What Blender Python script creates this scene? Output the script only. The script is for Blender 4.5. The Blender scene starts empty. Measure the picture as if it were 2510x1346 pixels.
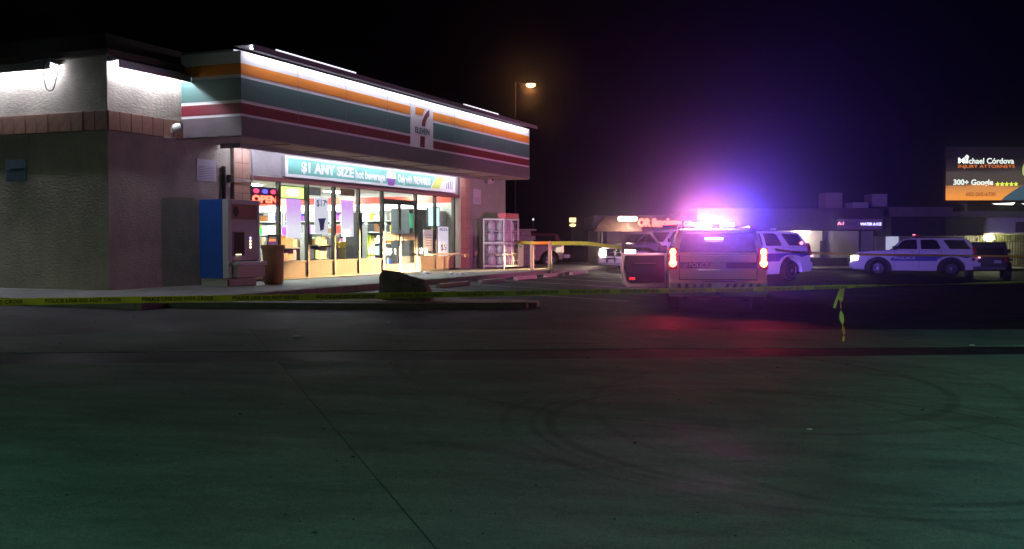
import bpy, bmesh, math, random
from mathutils import Vector, Matrix
from math import sin, cos, radians as R, pi
random.seed(7)
S = bpy.context.scene
COL = S.collection
# ------------------------------------------------------------------ camera, world, exposure
cd = bpy.data.cameras.new('camera'); cam = bpy.data.objects.new('camera', cd); COL.objects.link(cam)
F = 2500.0; PITCH = math.atan(85 / F)
cd.sensor_width = 36; cd.lens = 36 * F / 2510; cd.clip_end = 3000; cd.clip_start = .05
cam.location = (0, 0, 1.8); cam.rotation_euler = (pi / 2 - PITCH, 0, 0)
S.camera = cam
W = bpy.data.worlds.new('World'); S.world = W; W.use_nodes = True
wb = W.node_tree.nodes['Background']; wb.inputs[0].default_value = (.35, .25, 1, 1); wb.inputs[1].default_value = .00008
S.view_settings.view_transform = 'Standard'; S.view_settings.look = 'None'
S.view_settings.exposure = 0; S.view_settings.gamma = 1
cy = S.cycles
cy.use_denoising = True; cy.max_bounces = 6; cy.diffuse_bounces = 3; cy.glossy_bounces = 3
cy.transparent_max_bounces = 12; cy.volume_bounces = 0; cy.sample_clamp_indirect = 3; cy.caustics_reflective = False
cy.caustics_refractive = False; cy.use_light_tree = True
# ------------------------------------------------------------------ frames of reference
TH = R(67.63)                                   # direction of the shop front
AX = Vector((cos(TH), sin(TH))); NX = Vector((sin(TH), -cos(TH)))
A0 = Vector((-8.92, 22.6))
def gh(x, y):
    n = NX.x * x + NX.y * y
    s = .04 * max(-3, min(13.3, -n))
    t = max(0, min(1, (y - 50) / 12)); t = t * t * (3 - 2 * t)
    return s * (1 - t) + .03 * t
def at(u, v, Y):                                # a point from sight line and distance, used for fitting the layout
    a = PITCH; dx = (u - 1255) / F; dz = -(v - 673) / F
    y = cos(a) + dz * sin(a); z = -sin(a) + dz * cos(a)
    return Vector((dx / y * Y, Y, 1.8 + z / y * Y))
def s2w(x, y, z=0):                             # shop frame (x along the front, y into the shop)
    return Vector((A0.x + AX.x * x - NX.x * y, A0.y + AX.y * x - NX.y * y, z))
def tx(u, y=0):                                 # shop-frame x of a column u on the plane y
    k = (u - 1255) / F; p = s2w(0, y)
    return (k * p.y - p.x) / (AX.x - k * AX.y)
def tz(u, v, y=0):
    p = s2w(tx(u, y), y); return at(u, v, p.y).z
# ------------------------------------------------------------------ materials
MATS = {}
def mat(name, col, rough=.6, metal=0, emit=0, ecol=None, var=0, vscale=3, bump=0, bscale=40, spec=.5, coat=0):
    if name in MATS: return MATS[name]
    m = bpy.data.materials.new(name); m.use_nodes = True; N = m.node_tree.nodes; L = m.node_tree.links
    b = N['Principled BSDF']
    b.inputs['Base Color'].default_value = (*col, 1); b.inputs['Roughness'].default_value = rough
    b.inputs['Metallic'].default_value = metal; b.inputs['Specular IOR Level'].default_value = spec
    b.inputs['Coat Weight'].default_value = coat
    if emit:
        b.inputs['Emission Color'].default_value = (*(ecol or col), 1); b.inputs['Emission Strength'].default_value = emit
    if var or bump:
        tc = N.new('ShaderNodeTexCoord')
    if var:
        n = N.new('ShaderNodeTexNoise'); n.inputs['Scale'].default_value = vscale; n.inputs['Detail'].default_value = 6
        n.inputs['Roughness'].default_value = .65
        L.new(tc.outputs['Object'], n.inputs['Vector'])
        r = N.new('ShaderNodeValToRGB'); r.color_ramp.elements[0].position = .3; r.color_ramp.elements[1].position = .72
        r.color_ramp.elements[0].color = (*[c * (1 - var) for c in col], 1); r.color_ramp.elements[1].color = (*[min(1, c * (1 + var)) for c in col], 1)
        L.new(n.outputs['Fac'], r.inputs[0]); L.new(r.outputs[0], b.inputs['Base Color'])
    if bump:
        n = N.new('ShaderNodeTexNoise'); n.inputs['Scale'].default_value = bscale; n.inputs['Detail'].default_value = 4
        mp = N.new('ShaderNodeMapping'); mp.inputs['Scale'].default_value = (1, 1, 2.3 if 'stucco' in name else 1); L.new(tc.outputs['Object'], mp.inputs[0])
        L.new(mp.outputs[0], n.inputs['Vector'])
        p = N.new('ShaderNodeBump'); p.inputs['Strength'].default_value = bump; p.inputs['Distance'].default_value = .03
        L.new(n.outputs['Fac'], p.inputs['Height']); L.new(p.outputs[0], b.inputs['Normal'])
    MATS[name] = m; return m
def glass(name='shop_glass', tint=(.9, .95, .95)):
    if name in MATS: return MATS[name]
    m = bpy.data.materials.new(name); m.use_nodes = True; N = m.node_tree.nodes; L = m.node_tree.links
    N.remove(N['Principled BSDF']); o = N['Material Output']
    t = N.new('ShaderNodeBsdfTransparent'); t.inputs[0].default_value = (*tint, 1)
    g = N.new('ShaderNodeBsdfGlossy'); g.inputs['Roughness'].default_value = .03
    f = N.new('ShaderNodeFresnel'); f.inputs[0].default_value = 1.5; x = N.new('ShaderNodeMixShader')
    ge = N.new('ShaderNodeNewGeometry'); iv = N.new('ShaderNodeMath'); iv.operation = 'SUBTRACT'; iv.inputs[0].default_value = 1; L.new(ge.outputs['Backfacing'], iv.inputs[1])
    ml = N.new('ShaderNodeMath'); ml.operation = 'MULTIPLY'; L.new(iv.outputs[0], ml.inputs[0]); L.new(f.outputs[0], ml.inputs[1]); L.new(ml.outputs[0], x.inputs[0]); L.new(t.outputs[0], x.inputs[1]); L.new(g.outputs[0], x.inputs[2]); L.new(x.outputs[0], o.inputs[0])
    MATS[name] = m; return m
def rgb(h, k=1):                                # sRGB hex -> linear
    c = [int(h[i:i + 2], 16) / 255 for i in (0, 2, 4)]
    return tuple(k * (x / 12.92 if x <= .04045 else ((x + .055) / 1.055) ** 2.4) for x in c)
# ------------------------------------------------------------------ mesh helpers
class MB:
    def __init__(s): s.v = []; s.f = []
    def add(s, vs, fs, M=None):
        o = len(s.v); s.v += [tuple(M @ Vector(p)) if M else tuple(p) for p in vs]; s.f += [tuple(i + o for i in f) for f in fs]; return s
    def box(s, x0, x1, y0, y1, z0, z1, M=None):
        return s.add([(x0,y0,z0),(x1,y0,z0),(x1,y1,z0),(x0,y1,z0),(x0,y0,z1),(x1,y0,z1),(x1,y1,z1),(x0,y1,z1)],
            [(0,3,2,1),(4,5,6,7),(0,1,5,4),(1,2,6,5),(2,3,7,6),(3,0,4,7)], M)
    def prism(s, pts, y0, y1, plane='xz', M=None):   # pts outline, extruded along the remaining axis
        n = len(pts)
        def P(p, h): return (p[0], h, p[1]) if plane == 'xz' else ((h, p[0], p[1]) if plane == 'yz' else (p[0], p[1], h))
        vs = [P(p, y0) for p in pts] + [P(p, y1) for p in pts]
        return s.add(vs, [tuple(range(n)), tuple(range(2*n-1, n-1, -1))] + [(i, i+n, (i+1) % n + n, (i+1) % n) for i in range(n)], M)
    def tube(s, a, b, r, n=8, r2=None, M=None):
        a = Vector(a); b = Vector(b); d = (b - a).normalized(); q = d.to_track_quat('Z', 'Y'); r2 = r if r2 is None else r2
        vs = [a + q @ Vector((r*cos(2*pi*i/n), r*sin(2*pi*i/n), 0)) for i in range(n)] + [b + q @ Vector((r2*cos(2*pi*i/n), r2*sin(2*pi*i/n), 0)) for i in range(n)]
        return s.add(vs, [tuple(range(n-1, -1, -1)), tuple(range(n, 2*n))] + [(i, (i+1) % n, (i+1) % n+n, i+n) for i in range(n)], M)
    def lathe(s, prof, c=(0,0,0), n=20, axis='z', M=None):
        vs = []; fs = []
        for r, h in prof:
            for i in range(n):
                a = 2*pi*i/n; p = (r*cos(a), r*sin(a), h) if axis == 'z' else (r*cos(a), h, r*sin(a))
                vs.append((p[0]+c[0], p[1]+c[1], p[2]+c[2]))
        for k in range(len(prof)-1):
            for i in range(n): fs.append((k*n+i, k*n+(i+1) % n, (k+1)*n+(i+1) % n, (k+1)*n+i))
        fs.append(tuple(range(n-1, -1, -1))); fs.append(tuple(range((len(prof)-1)*n, len(prof)*n)))
        return s.add(vs, fs, M)
    def mesh(s, name):
        m = bpy.data.meshes.new(name); m.from_pydata(s.v, [], s.f)
        b = bmesh.new(); b.from_mesh(m); bmesh.ops.recalc_face_normals(b, faces=b.faces); b.to_mesh(m); b.free(); return m
def tag(o, label=None, cat=None, group=None, kind=None):
    if label: o['label'] = label
    if cat: o['category'] = cat
    if group: o['group'] = group
    if kind: o['kind'] = kind
    return o
def link(name, me, m, parent=None, bevel=0, smooth=False, loc=None, rz=None):
    if isinstance(me, MB): me = me.mesh(name)
    o = bpy.data.objects.new(name, me); COL.objects.link(o)
    if m and not me.materials: me.materials.append(m)
    if parent: o.parent = parent
    if loc: o.location = loc
    if rz is not None: o.rotation_euler = (0, 0, rz)
    if bevel:
        b = o.modifiers.new('bevel', 'BEVEL'); b.width = bevel; b.segments = 2; b.limit_method = 'ANGLE'; b.angle_limit = R(35)
    if smooth:
        for p in me.polygons: p.use_smooth = True
        try: me.set_sharp_from_angle(angle=R(38))
        except Exception: pass
    return o
def empty(name, loc, rz=0, label=None, cat=None, group=None):
    o = bpy.data.objects.new(name, None); COL.objects.link(o); o.location = loc; o.rotation_euler = (0, 0, rz)
    o.empty_display_size = .2; return tag(o, label, cat, group)
def box(name, m, parent, *a, bevel=0): return link(name, MB().box(*a), m, parent, bevel)
TCACHE = {}
def text_me(body, size, depth=.004, bold=0, align='CENTER', space=1):
    c = bpy.data.curves.new('t', 'FONT'); c.body = body; c.size = size; c.extrude = depth; c.offset = bold; c.align_x = align; c.align_y = 'CENTER'
    c.space_character = space; c.resolution_u = 3
    o = bpy.data.objects.new('t', c); COL.objects.link(o); dg = bpy.context.evaluated_depsgraph_get()
    me = bpy.data.meshes.new_from_object(o.evaluated_get(dg)); bpy.data.objects.remove(o); return me
def text(name, body, m, parent, M, size, w=None, **k):   # text lies in xz plane of the parent frame, facing -y
    me = text_me(body, size, **k)
    sx = 1
    if w:
        xs = [v.co.x for v in me.vertices]; sx = w / (max(xs) - min(xs))
    me.transform(M @ Matrix.Rotation(pi/2, 4, 'X') @ Matrix.Diagonal((sx, 1, 1, 1)))
    me.materials.clear()
    return link(name, me, m, parent)
T = Matrix.Translation
# ------------------------------------------------------------------ ground materials
def ground_mat(name, base, dark, rough, stains=False, bscale=60, spec=.4):
    m = bpy.data.materials.new(name); m.use_nodes = True; N = m.node_tree.nodes; L = m.node_tree.links; b = N['Principled BSDF']
    g = N.new('ShaderNodeNewGeometry')
    def noise(sc, det=6, sx=1, sy=1, rot=0):
        mp = N.new('ShaderNodeMapping'); mp.inputs['Scale'].default_value = (sx, sy, 1); mp.inputs['Rotation'].default_value = (0, 0, rot)
        L.new(g.outputs['Position'], mp.inputs[0])
        n = N.new('ShaderNodeTexNoise'); n.inputs['Scale'].default_value = sc; n.inputs['Detail'].default_value = det; n.inputs['Roughness'].default_value = .6
        L.new(mp.outputs[0], n.inputs['Vector']); return n.outputs['Fac']
    def ramp(i, a, b_, c0, c1):
        r = N.new('ShaderNodeValToRGB'); r.color_ramp.elements[0].position = a; r.color_ramp.elements[1].position = b_
        r.color_ramp.elements[0].color = (*c0, 1); r.color_ramp.elements[1].color = (*c1, 1); L.new(i, r.inputs[0]); return r.outputs[0]
    def mul(a, b_, f=1):
        x = N.new('ShaderNodeMixRGB'); x.blend_type = 'MULTIPLY'; x.inputs[0].default_value = f; L.new(a, x.inputs[1]); L.new(b_, x.inputs[2]); return x.outputs[0]
    c = ramp(noise(.35), .3, .7, dark, base)
    c = mul(c, ramp(noise(1.6, 8, .5, 1.6, R(-20)), .3, .62, (.62,)*3, (1,)*3))
    c = mul(c, ramp(noise(14, 5), .3, .7, (.78,)*3, (1,)*3))
    c = mul(c, ramp(noise(70, 3), .3, .7, (.6,)*3, (1.15,)*3))
    c = mul(c, ramp(noise(3.2, 3), .22, .3, (.45,)*3, (1,)*3), .6)
    if stains:                                   # curved tyre marks of turning cars
        for (cx, cyy, r0, wd, st, sc) in [(2.7, 9.2, 2.36, .055, 1, .35), (2.7, 9.25, 2.78, .04, .8, .5), (2.7, 9.2, 2.52, .03, .7, .9), (2.0, 12.6, 3.2, .07, 1, .5), (2.3, 12.9, 3.75, .06, .7, .8), (5.2, 10, 4.4, .05, .6, .6), (-3, 2.5, 6.2, .09, .5, .6), (-6, 12, 9.5, .12, .4, .5)]:
            d = N.new('ShaderNodeVectorMath'); d.operation = 'DISTANCE'; L.new(g.outputs['Position'], d.inputs[0]); d.inputs[1].default_value = (cx, cyy, 0)
            s = N.new('ShaderNodeMath'); s.operation = 'SUBTRACT'; L.new(d.outputs['Value'], s.inputs[0]); s.inputs[1].default_value = r0
            ab = N.new('ShaderNodeMath'); ab.operation = 'ABSOLUTE'; L.new(s.outputs[0], ab.inputs[0])
            mr = N.new('ShaderNodeMapRange'); mr.interpolation_type = 'SMOOTHSTEP'; L.new(ab.outputs[0], mr.inputs[0])
            mr.inputs[1].default_value = wd * .3; mr.inputs[2].default_value = wd * 1.6; mr.inputs[3].default_value = 1; mr.inputs[4].default_value = 0
            mm = N.new('ShaderNodeMath'); mm.operation = 'MULTIPLY'; L.new(mr.outputs[0], mm.inputs[0])
            nz = N.new('ShaderNodeMapRange'); L.new(noise(sc), nz.inputs[0]); nz.inputs[1].default_value = .34; nz.inputs[2].default_value = .56; nz.inputs[4].default_value = st*.45
            L.new(nz.outputs[0], mm.inputs[1])
            x = N.new('ShaderNodeMixRGB'); L.new(mm.outputs[0], x.inputs[0]); L.new(c, x.inputs[1]); x.inputs[2].default_value = (*[q * .25 for q in dark], 1); c = x.outputs[0]
    L.new(c, b.inputs['Base Color'])
    rr = N.new('ShaderNodeMapRange'); L.new(noise(.9), rr.inputs[0]); rr.inputs[1].default_value = .3; rr.inputs[2].default_value = .7; rr.inputs[3].default_value = rough - .14; rr.inputs[4].default_value = rough + .12
    L.new(rr.outputs[0], b.inputs['Roughness']); b.inputs['Specular IOR Level'].default_value = spec
    p = N.new('ShaderNodeBump'); p.inputs['Strength'].default_value = .5; p.inputs['Distance'].default_value = .012; L.new(noise(bscale, 3), p.inputs['Height']); L.new(p.outputs[0], b.inputs['Normal'])
    MATS[name] = m; return m
M_asph = ground_mat('asphalt', (.028, .029, .033), (.014, .014, .018), .75, bscale=45, spec=.12)
M_conc = ground_mat('old_concrete', (.19, .21, .195), (.115, .13, .12), .8, True, spec=.08)
M_walk = ground_mat('walk_concrete', (.32, .31, .3), (.2, .2, .19), .7)
# ------------------------------------------------------------------ the ground
def sheet(name, xs, ys, hf, m, off=0):
    vs = [(x, y, hf(x, y) + off) for y in ys for x in xs]; n = len(xs)
    fs = [(j*n+i, j*n+i+1, (j+1)*n+i+1, (j+1)*n+i) for j in range(len(ys)-1) for i in range(n-1)]
    me = bpy.data.meshes.new(name); me.from_pydata(vs, [], fs); return tag(link(name, me, m), kind='structure')
rngs = lambda a, b, s: [a + s*i for i in range(int((b-a)/s)+1)]
sheet('ground', [-900, -400, -150, -80] + rngs(-50, 60, 1.5) + [80, 150, 400, 900], [-200, -80, -40] + rngs(-24, 72, 1.5) + [90, 130, 250, 600, 1500], gh, M_asph)
fc = tag(bpy.data.objects.new('forecourt', None), kind='structure'); COL.objects.link(fc)
E1 = Vector((cos(R(19.5)), sin(R(19.5)))); E2 = Vector((-E1.y, E1.x))
def fpt(a, b): p = E1*a + E2*b; return p.x, p.y
def slab(a0, a1, b0, b1):
    g = .004; q = [fpt(a0+g, b0+g), fpt(a1-g, b0+g), fpt(a1-g, b1-g), fpt(a0+g, b1-g)]; mb = MB(); dz = random.uniform(-.001, .001)
    vs = [(x, y, gh(x, y) - .05) for x, y in q] + [(x, y, gh(x, y) + .007 + dz) for x, y in q]
    mb.add(vs, [(0,3,2,1),(4,5,6,7),(0,1,5,4),(1,2,6,5),(2,3,7,6),(3,0,4,7)]); link('slab', mb, M_conc, fc, bevel=.006)
rows = [(-10.5, -4.7), (-4.7, 1.1), (1.1, 6.9), (6.9, 12.75), (13.75, 16.4)]
for b0, b1 in rows:
    for k in range(-4, 5):
        slab(1.46 + 5.8*k, 1.46 + 5.8*(k+1), b0, b1)
# ------------------------------------------------------------------ walkway in front of the shop, kerb, wheel stops
ZS = .68
wk = tag(bpy.data.objects.new('pavement', None), kind='structure'); COL.objects.link(wk)
wk.location = (A0.x, A0.y, 0); wk.rotation_euler = (0, 0, TH)
M_kerb = mat('kerb_concrete', (.2, .18, .16), .8, var=.25, vscale=4, bump=.3)
x = -3.0
while x < 27:
    w = 1.95
    box('slab', M_walk, wk, x+.006, min(27, x+w)-.006, -3.45, -.02, ZS-.25, ZS + random.uniform(-.003, .003), bevel=.006); x += w
for k in range(4): box('slab', M_walk, wk, -3.0, -.02, .0+2*k, 1.99+2*k, ZS-.25, ZS, bevel=.006)
for k in range(12):
    link('kerb_stone', MB().box(-3+2.5*k+.005, -3+2.5*(k+1)-.005, -3.62, -3.456, .2, ZS-.004), M_kerb, wk, bevel=.015)
# kerbed island between forecourt and parking bays
isl = tag(bpy.data.objects.new('traffic_island', None), kind='structure'); COL.objects.link(isl)
pts = [(-7.3, 18.75), (-5.4, 19.35), (-3.6, 20.05), (-1.8, 20.85), (-.2, 21.7), (.55, 22.25), (.62, 22.7), (.2, 22.85), (-1.5, 22.3), (-3.4, 21.5), (-5.2, 20.8), (-7.0, 20.5)]
def island(pts, up, dn, name, m, bev):
    n = len(pts); mb = MB(); vs = [(x, y, gh(x, y) - .06) for x, y in pts] + [(x, y, gh(x, y) + up) for x, y in pts]
    mb.add(vs, [tuple(range(n-1, -1, -1)), tuple(range(n, 2*n))] + [(i, (i+1) % n, (i+1) % n + n, i+n) for i in range(n)]); return link(name, mb, m, isl, bevel=bev)
island(pts, .12, 0, 'kerb', M_kerb, .02)
cx = sum(p[0] for p in pts)/len(pts); cyy = sum(p[1] for p in pts)/len(pts)
M_dirt = mat('island_gravel', (.22, .19, .14), .95, var=.4, vscale=12, bump=.8, bscale=30)
island([(cx+(x-cx)*.93, cyy+(y-cyy)*.72) for x, y in pts], .13, 0, 'gravel_bed', M_dirt, 0)
# faded parking lines
M_line = mat('faded_white_paint', (.34, .34, .33), .7, var=.45, vscale=6)
pl = tag(bpy.data.objects.new('parking_lines', None), kind='structure'); COL.objects.link(pl)
for k in range(6):
    xx = 6.9 + 2.75*k; mb = MB(); vs = []
    for y in (-4.3, -6, -8, -9.9):
        for dx in (-.05, .05):
            p = s2w(xx+dx, y); vs.append((p.x, p.y, gh(p.x, p.y)+.005))
    mb.add(vs, [(0,1,3,2), (2,3,5,4), (4,5,7,6)]); link('line', mb, M_line, pl)
M_stop = mat('wheel_stop_concrete', (.34, .3, .26), .85, var=.3, vscale=8, bump=.4)
stops = [(8.3, 'behind the boulder'), (11.05, 'second out from the boulder'), (13.8, 'midway between boulder and tape posts'), (16.55, 'nearest to the tape posts'), (19.3, 'farthest out, beyond the tape posts')]
for i, (xx, d) in enumerate(stops):
    p = s2w(xx, -4.45); z = gh(p.x, p.y)
    e = link('wheel_stop', MB().prism([(-.08, 0), (.08, 0), (.055, .11), (-.055, .11)], -.92, .92, 'xz'), M_stop, None, bevel=.012, loc=(p.x, p.y, z), rz=TH+pi/2+random.uniform(-.03, .03))
    tag(e, 'concrete parking wheel stop, %s' % d, 'wheel stop', 'wheel stops along the shop kerb')
# ------------------------------------------------------------------ the shop
M_stucco = mat('cream_stucco', (.42, .38, .32), .9, var=.26, vscale=.9, bump=.6, bscale=11)
M_stucco2 = mat('lilac_grey_stucco', (.36, .34, .35), .9, var=.12, vscale=2, bump=.4, bscale=14)
M_tile = mat('terracotta_tile', (.33, .17, .12), .55, var=.22, vscale=5, bump=.15)
M_tilep = mat('pink_tile', (.5, .3, .22), .45, var=.14, vscale=5, bump=.1)
M_grout = mat('grout', (.2, .17, .15), .9)
M_roof = mat('dark_brown_roof', (.05, .03, .025), .8, var=.3, vscale=5, bump=.5)
M_frame = mat('bronze_frame', (.035, .028, .026), .4, metal=.3)
M_redtrim = mat('maroon_trim', (.2, .05, .06), .5)
M_alu = mat('grey_aluminium', (.33, .32, .36), .4, metal=.4)
M_white = mat('white_panel', (.8, .8, .8), .5, spec=.3)
M_or = mat('orange_stripe', (.85, .27, .03), .5, spec=.3); M_gr = mat('green_stripe', (.09, .18, .165), .5, spec=.3); M_rd = mat('red_stripe', (.18, .02, .035), .5, spec=.3)
M_tubew = mat('fluorescent_tube_wall', (1, 1, 1), .5, emit=190, ecol=(.86, .88, 1))
M_tube = mat('fluorescent_tube', (1, 1, 1), .5, emit=34, ecol=(.86, .88, 1))
st = empty('convenience_store', (A0.x, A0.y, 0), TH, 'cream stucco corner shop with striped orange, green and red fascia and lit windows', 'shop')
ZT = 5.85
GX0, GX1 = tx(612), tx(1115); PL0, PL1 = tx(567), tx(607); PR0, PR1 = tx(1123), tx(1145); XE = 22.7; DEP = 12.0
ZH = 3.41
# walls
link('wall', MB().box(0, PL0, 0, .25, .2, ZT), M_stucco, st)
link('wall', MB().box(0, .25, .252, DEP, .2, ZT), M_stucco, st)
link('wall', MB().box(PR1, XE, 0, .25, .2, ZT), M_stucco2, st)
link('wall', MB().box(XE-.25, XE, .252, DEP, .2, ZT), M_stucco2, st)
link('wall', MB().box(0, XE, DEP+.002, DEP+.25, .2, ZT), M_stucco, st)
link('wall', MB().box(PL1+.002, PR0-.002, .0, .22, ZH+.12, ZT), M_stucco2, st)
# roof
mb = MB()
o = .12; q = .95; zt = 6.6; bx = [(-o, -o), (XE+o, -o), (XE+o, DEP+.25+o), (-o, DEP+.25+o)]; tp = [(q, q), (XE-q, q), (XE-q, DEP-q), (q, DEP-q)]
mb.add([(a, b, ZT) for a, b in bx] + [(a, b, ZT+.14) for a, b in bx] + [(a, b, zt) for a, b in tp], [(3,2,1,0), (8,9,10,11)] + [f for i in range(4) for f in ((i, (i+1) % 4, (i+1) % 4+4, i+4), (i+4, (i+1) % 4+4, (i+1) % 4+8, i+8))])
link('roof', mb, M_roof, st)
# tile bands
zb0, zb1 = 4.22, 4.655
bk = link('tile_band', MB().box(-.045, PL0-1.77, -.045, -.001, zb0, zb1).box(-.045, -.001, 0, 11, zb0, zb1), M_grout, st)
def tiles(par, name, m, pos, sx, sz, axis, jit=.004):
    me = MB().box(-sx/2, sx/2, -.02, .012, -sz/2, sz/2) if axis == 'x' else MB().box(-.02, .012, -sx/2, sx/2, -sz/2, sz/2)
    me = me.mesh(name); me.materials.append(m)
    for (x, y, z) in pos:
        o = link(name, me, None, par, bevel=.006); d = random.uniform(-jit, jit)
        o.location = (x, y+d, z) if axis == 'x' else (x+d, y, z)
tw = .345
tiles(bk, 'tile', M_tile, [(.13+tw*i, -.05, (zb0+zb1)/2) for i in range(7)], tw-.014, .42, 'x')
tiles(bk, 'tile', M_tile, [(-.05, .13+tw*i, (zb0+zb1)/2) for i in range(22)], tw-.014, .42, 'y')
for i, (a, b) in enumerate(((PL0, PL1), (PR0, PR1))):
    p = link('pillar', MB().box(a, b, -.08, .2, .3, 4.25), M_grout, st)
    w = (b-a)/2; tiles(p, 'tile', M_tilep, [(a+w*(c+.5), -.09, ZS+.2+.39*r) for c in (0, 1) for r in range(9)], w-.012, .378, 'x')
# light troughs on the plain walls
def trough(x0, x1, y0, y1, z0, z1, tub):
    t = link('light_trough', MB().box(x0, x1, y0, y1, z1-.012, z1), M_alu, st); return t
t = link('light_trough', MB().box(.02, 2.39, -.30, -.002, 5.735, 5.75).box(.02, 2.39, -.315, -.302, 5.585, 5.75), M_alu, st)
link('tube', MB().tube((.06, -.17, 5.68), (2.3, -.17, 5.68), .02), M_tubew, t)
t = link('light_trough', MB().box(-.30, -.002, 1.33, 11.5, 5.735, 5.75).box(-.315, -.302, 1.33, 11.5, 5.60, 5.75), M_alu, st)
link('tube', MB().tube((-.17, 1.4, 5.68), (-.17, 6.2, 5.68), .02).tube((-.17, 6.3, 5.68), (-.17, 11.4, 5.68), .02), M_tubew, t)
# fascia canopy
FX0 = 2.4; FX1 = 20.98; FY = -1.76
fa = link('fascia', MB().box(FX0, FX1, FY, -.002, 4.30, 6.25), M_white, st)
zs = [('orange_stripe', 5.705, 5.96, M_or), ('green_stripe', 5.105, 5.62, M_gr), ('red_stripe', 4.78, 5.03, M_rd)]
LX0 = FX0 + 8.41; LX1 = FX0 + 9.97
for nme, a, b, m in zs:
    link(nme, MB().box(FX0-.001, LX0, FY-.008, FY-.001, a, b), m, fa); link(nme, MB().box(LX1, FX1+.001, FY-.008, FY-.001, a, b), m, fa)
    link(nme, MB().box(FX0-.009, FX0-.002, FY-.008, -.01, a, b), m, fa); link(nme, MB().box(FX1+.002, FX1+.009, FY-.008, -.01, a, b), m, fa)
M_lower = mat('mauve_steel_panel', (.15, .12, .14), .5, var=.1)
link('lower_panel', MB().box(FX0-.02, FX1+.02, FY-.02, -.01, 4.26, 4.715), M_lower, fa)
link('logo_panel', MB().box(LX0, LX1, FY-.016, FY-.001, 4.66, 6.06), M_white, fa)
lg = MB().prism([(LX0+.33, 5.98), (LX0+.33, 5.75), (LX0+.80, 5.75), (LX0+.98, 5.98)], FY-.022, FY-.017); link('logo_bar', lg, M_or, fa)
arc = [(LX0+.75, 5.42), (LX0+.98, 5.42), (LX0+1.02, 5.58), (LX0+1.12, 5.70), (LX0+1.28, 5.80), (LX0+1.28, 6.0), (LX0+1.14, 5.93), (LX0+.95, 5.78), (LX0+.80, 5.60)]
link('logo_stroke', MB().prism(arc, FY-.024, FY-.018), M_rd, fa)
link('logo_leg', MB().prism([(LX0+.63, 4.75), (LX0+.95, 4.75), (LX0+.97, 5.10), (LX0+.66, 5.10)], FY-.022, FY-.017), M_rd, fa)
text('lettering', 'ELEVEN', M_gr, fa, T((LX0+.80, FY-.022, 5.26)), .26, w=.98, bold=.004)
for k in range(1, 9):
    xs_ = FX0+2.32*k
    if not LX0-.1 < xs_ < LX1+.1: link('panel_seam', MB().box(xs_, xs_+.012, FY-.0105, FY-.0085, 4.72, 6.24), mat('seam_grey', (.3, .3, .32), .7), fa)
# fascia top trough and tubes
tr = link('light_trough', MB().box(FX0, FX1, FY-.34, FY+.2, 6.36, 6.375).box(FX0, FX1, FY-.36, FY-.342, 6.24, 6.375).box(FX0, FX1, FY+.202, -.01, 6.252, 6.3), M_alu, fa)
for k in range(8):
    a = FX0+.12+2.3*k; link('tube', MB().tube((a, FY-.2, 6.31), (a+2.2, FY-.2, 6.31), .02), M_tube, fa)
for a, b in ((FX0+.9, FX0+4.6), (FX0+11.6, FX0+14.6)): link('tube_glow_strip', MB().box(a, b, FY-.362, FY-.34, 6.376, 6.41), mat('tube_glow', (1, 1, 1), emit=1.3, ecol=(.9, .9, 1)), fa)  # glowing strips stand in for the bright tube line above the trim
# soffit
link('soffit', MB().box(FX0+.02, FX1, FY+.02, -.02, 4.235, 4.258), mat('soffit', (.42, .3, .28), .8, var=.1), fa)
for k in range(1, 9): link('soffit_joint', MB().box(FX0+2*k, FX0+2*k+.015, FY+.03, -.03, 4.22, 4.234), M_frame, fa)
# sign band light: two rows of tubes in front of the band
sg = link('light_trough', MB().box(PL0-.5, GX1+.3, -.70, -.09, 4.215, 4.232).box(PL0-.5, GX1+.3, -.72, -.701, 4.12, 4.232).box(PL0-.52, PL0-.501, -.72, -.09, 4.12, 4.232), M_alu, st)
M_tube2 = mat('fluorescent_tube_sign', (1, 1, 1), emit=46, ecol=(.84, .84, 1))
for k in range(7):
    a = PL0-.4+2.05*k; link('tube', MB().tube((a, -.58, 4.185), (a+1.9, -.58, 4.185), .022), M_tube2, sg)
# window wall
cells = [614, 685, 755, 820, 880, 938, 1020, 1067, 1113]; cx_ = [tx(u) for u in cells]
M_kick = mat('tan_kick_panel', (.5, .36, .24), .6, var=.1)
link('window_head', MB().box(PL1, PR0, -.05, .2, ZH, ZH+.118), M_redtrim, st, bevel=.01)
link('window_base', MB().box(PL1, PR0, .0, .12, .4, ZS+.05), M_frame, st)
for i, x in enumerate(cx_):
    link('mullion', MB().box(x-.045, x+.045, -.035, .09, ZS+.05, ZH), M_frame, st, bevel=.006)
GL = glass()
for i in range(8):
    a, b = cx_[i]+.047, cx_[i+1]-.047
    if i == 5: continue
    link('sill', MB().box(a, b, -.02, .07, 1.15, 1.2), M_kick, st, bevel=.005)
    link('kick_panel', MB().box(a, b, -.005, .05, ZS+.052, 1.149), M_kick, st)
    pn = MB().box(a, b, .02, .028, 1.2, ZH); me = pn.mesh('pane'); c = (a+b)/2
    o = link('pane', me, GL, st); me.transform(T((-c, -.02, -2))); o.location = (c, .02, 2); o.rotation_euler = (random.uniform(-.002, .002), 0, (.012, -.006, .02, .0, -.012, 0, .008, .03)[i])
link('ledge', MB().box(cx_[6]+.1, cx_[8]+.12, -.28, -.036, 1.24, 1.31), mat('ledge_cream', (.6, .52, .4), .6), st, bevel=.008)
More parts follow.
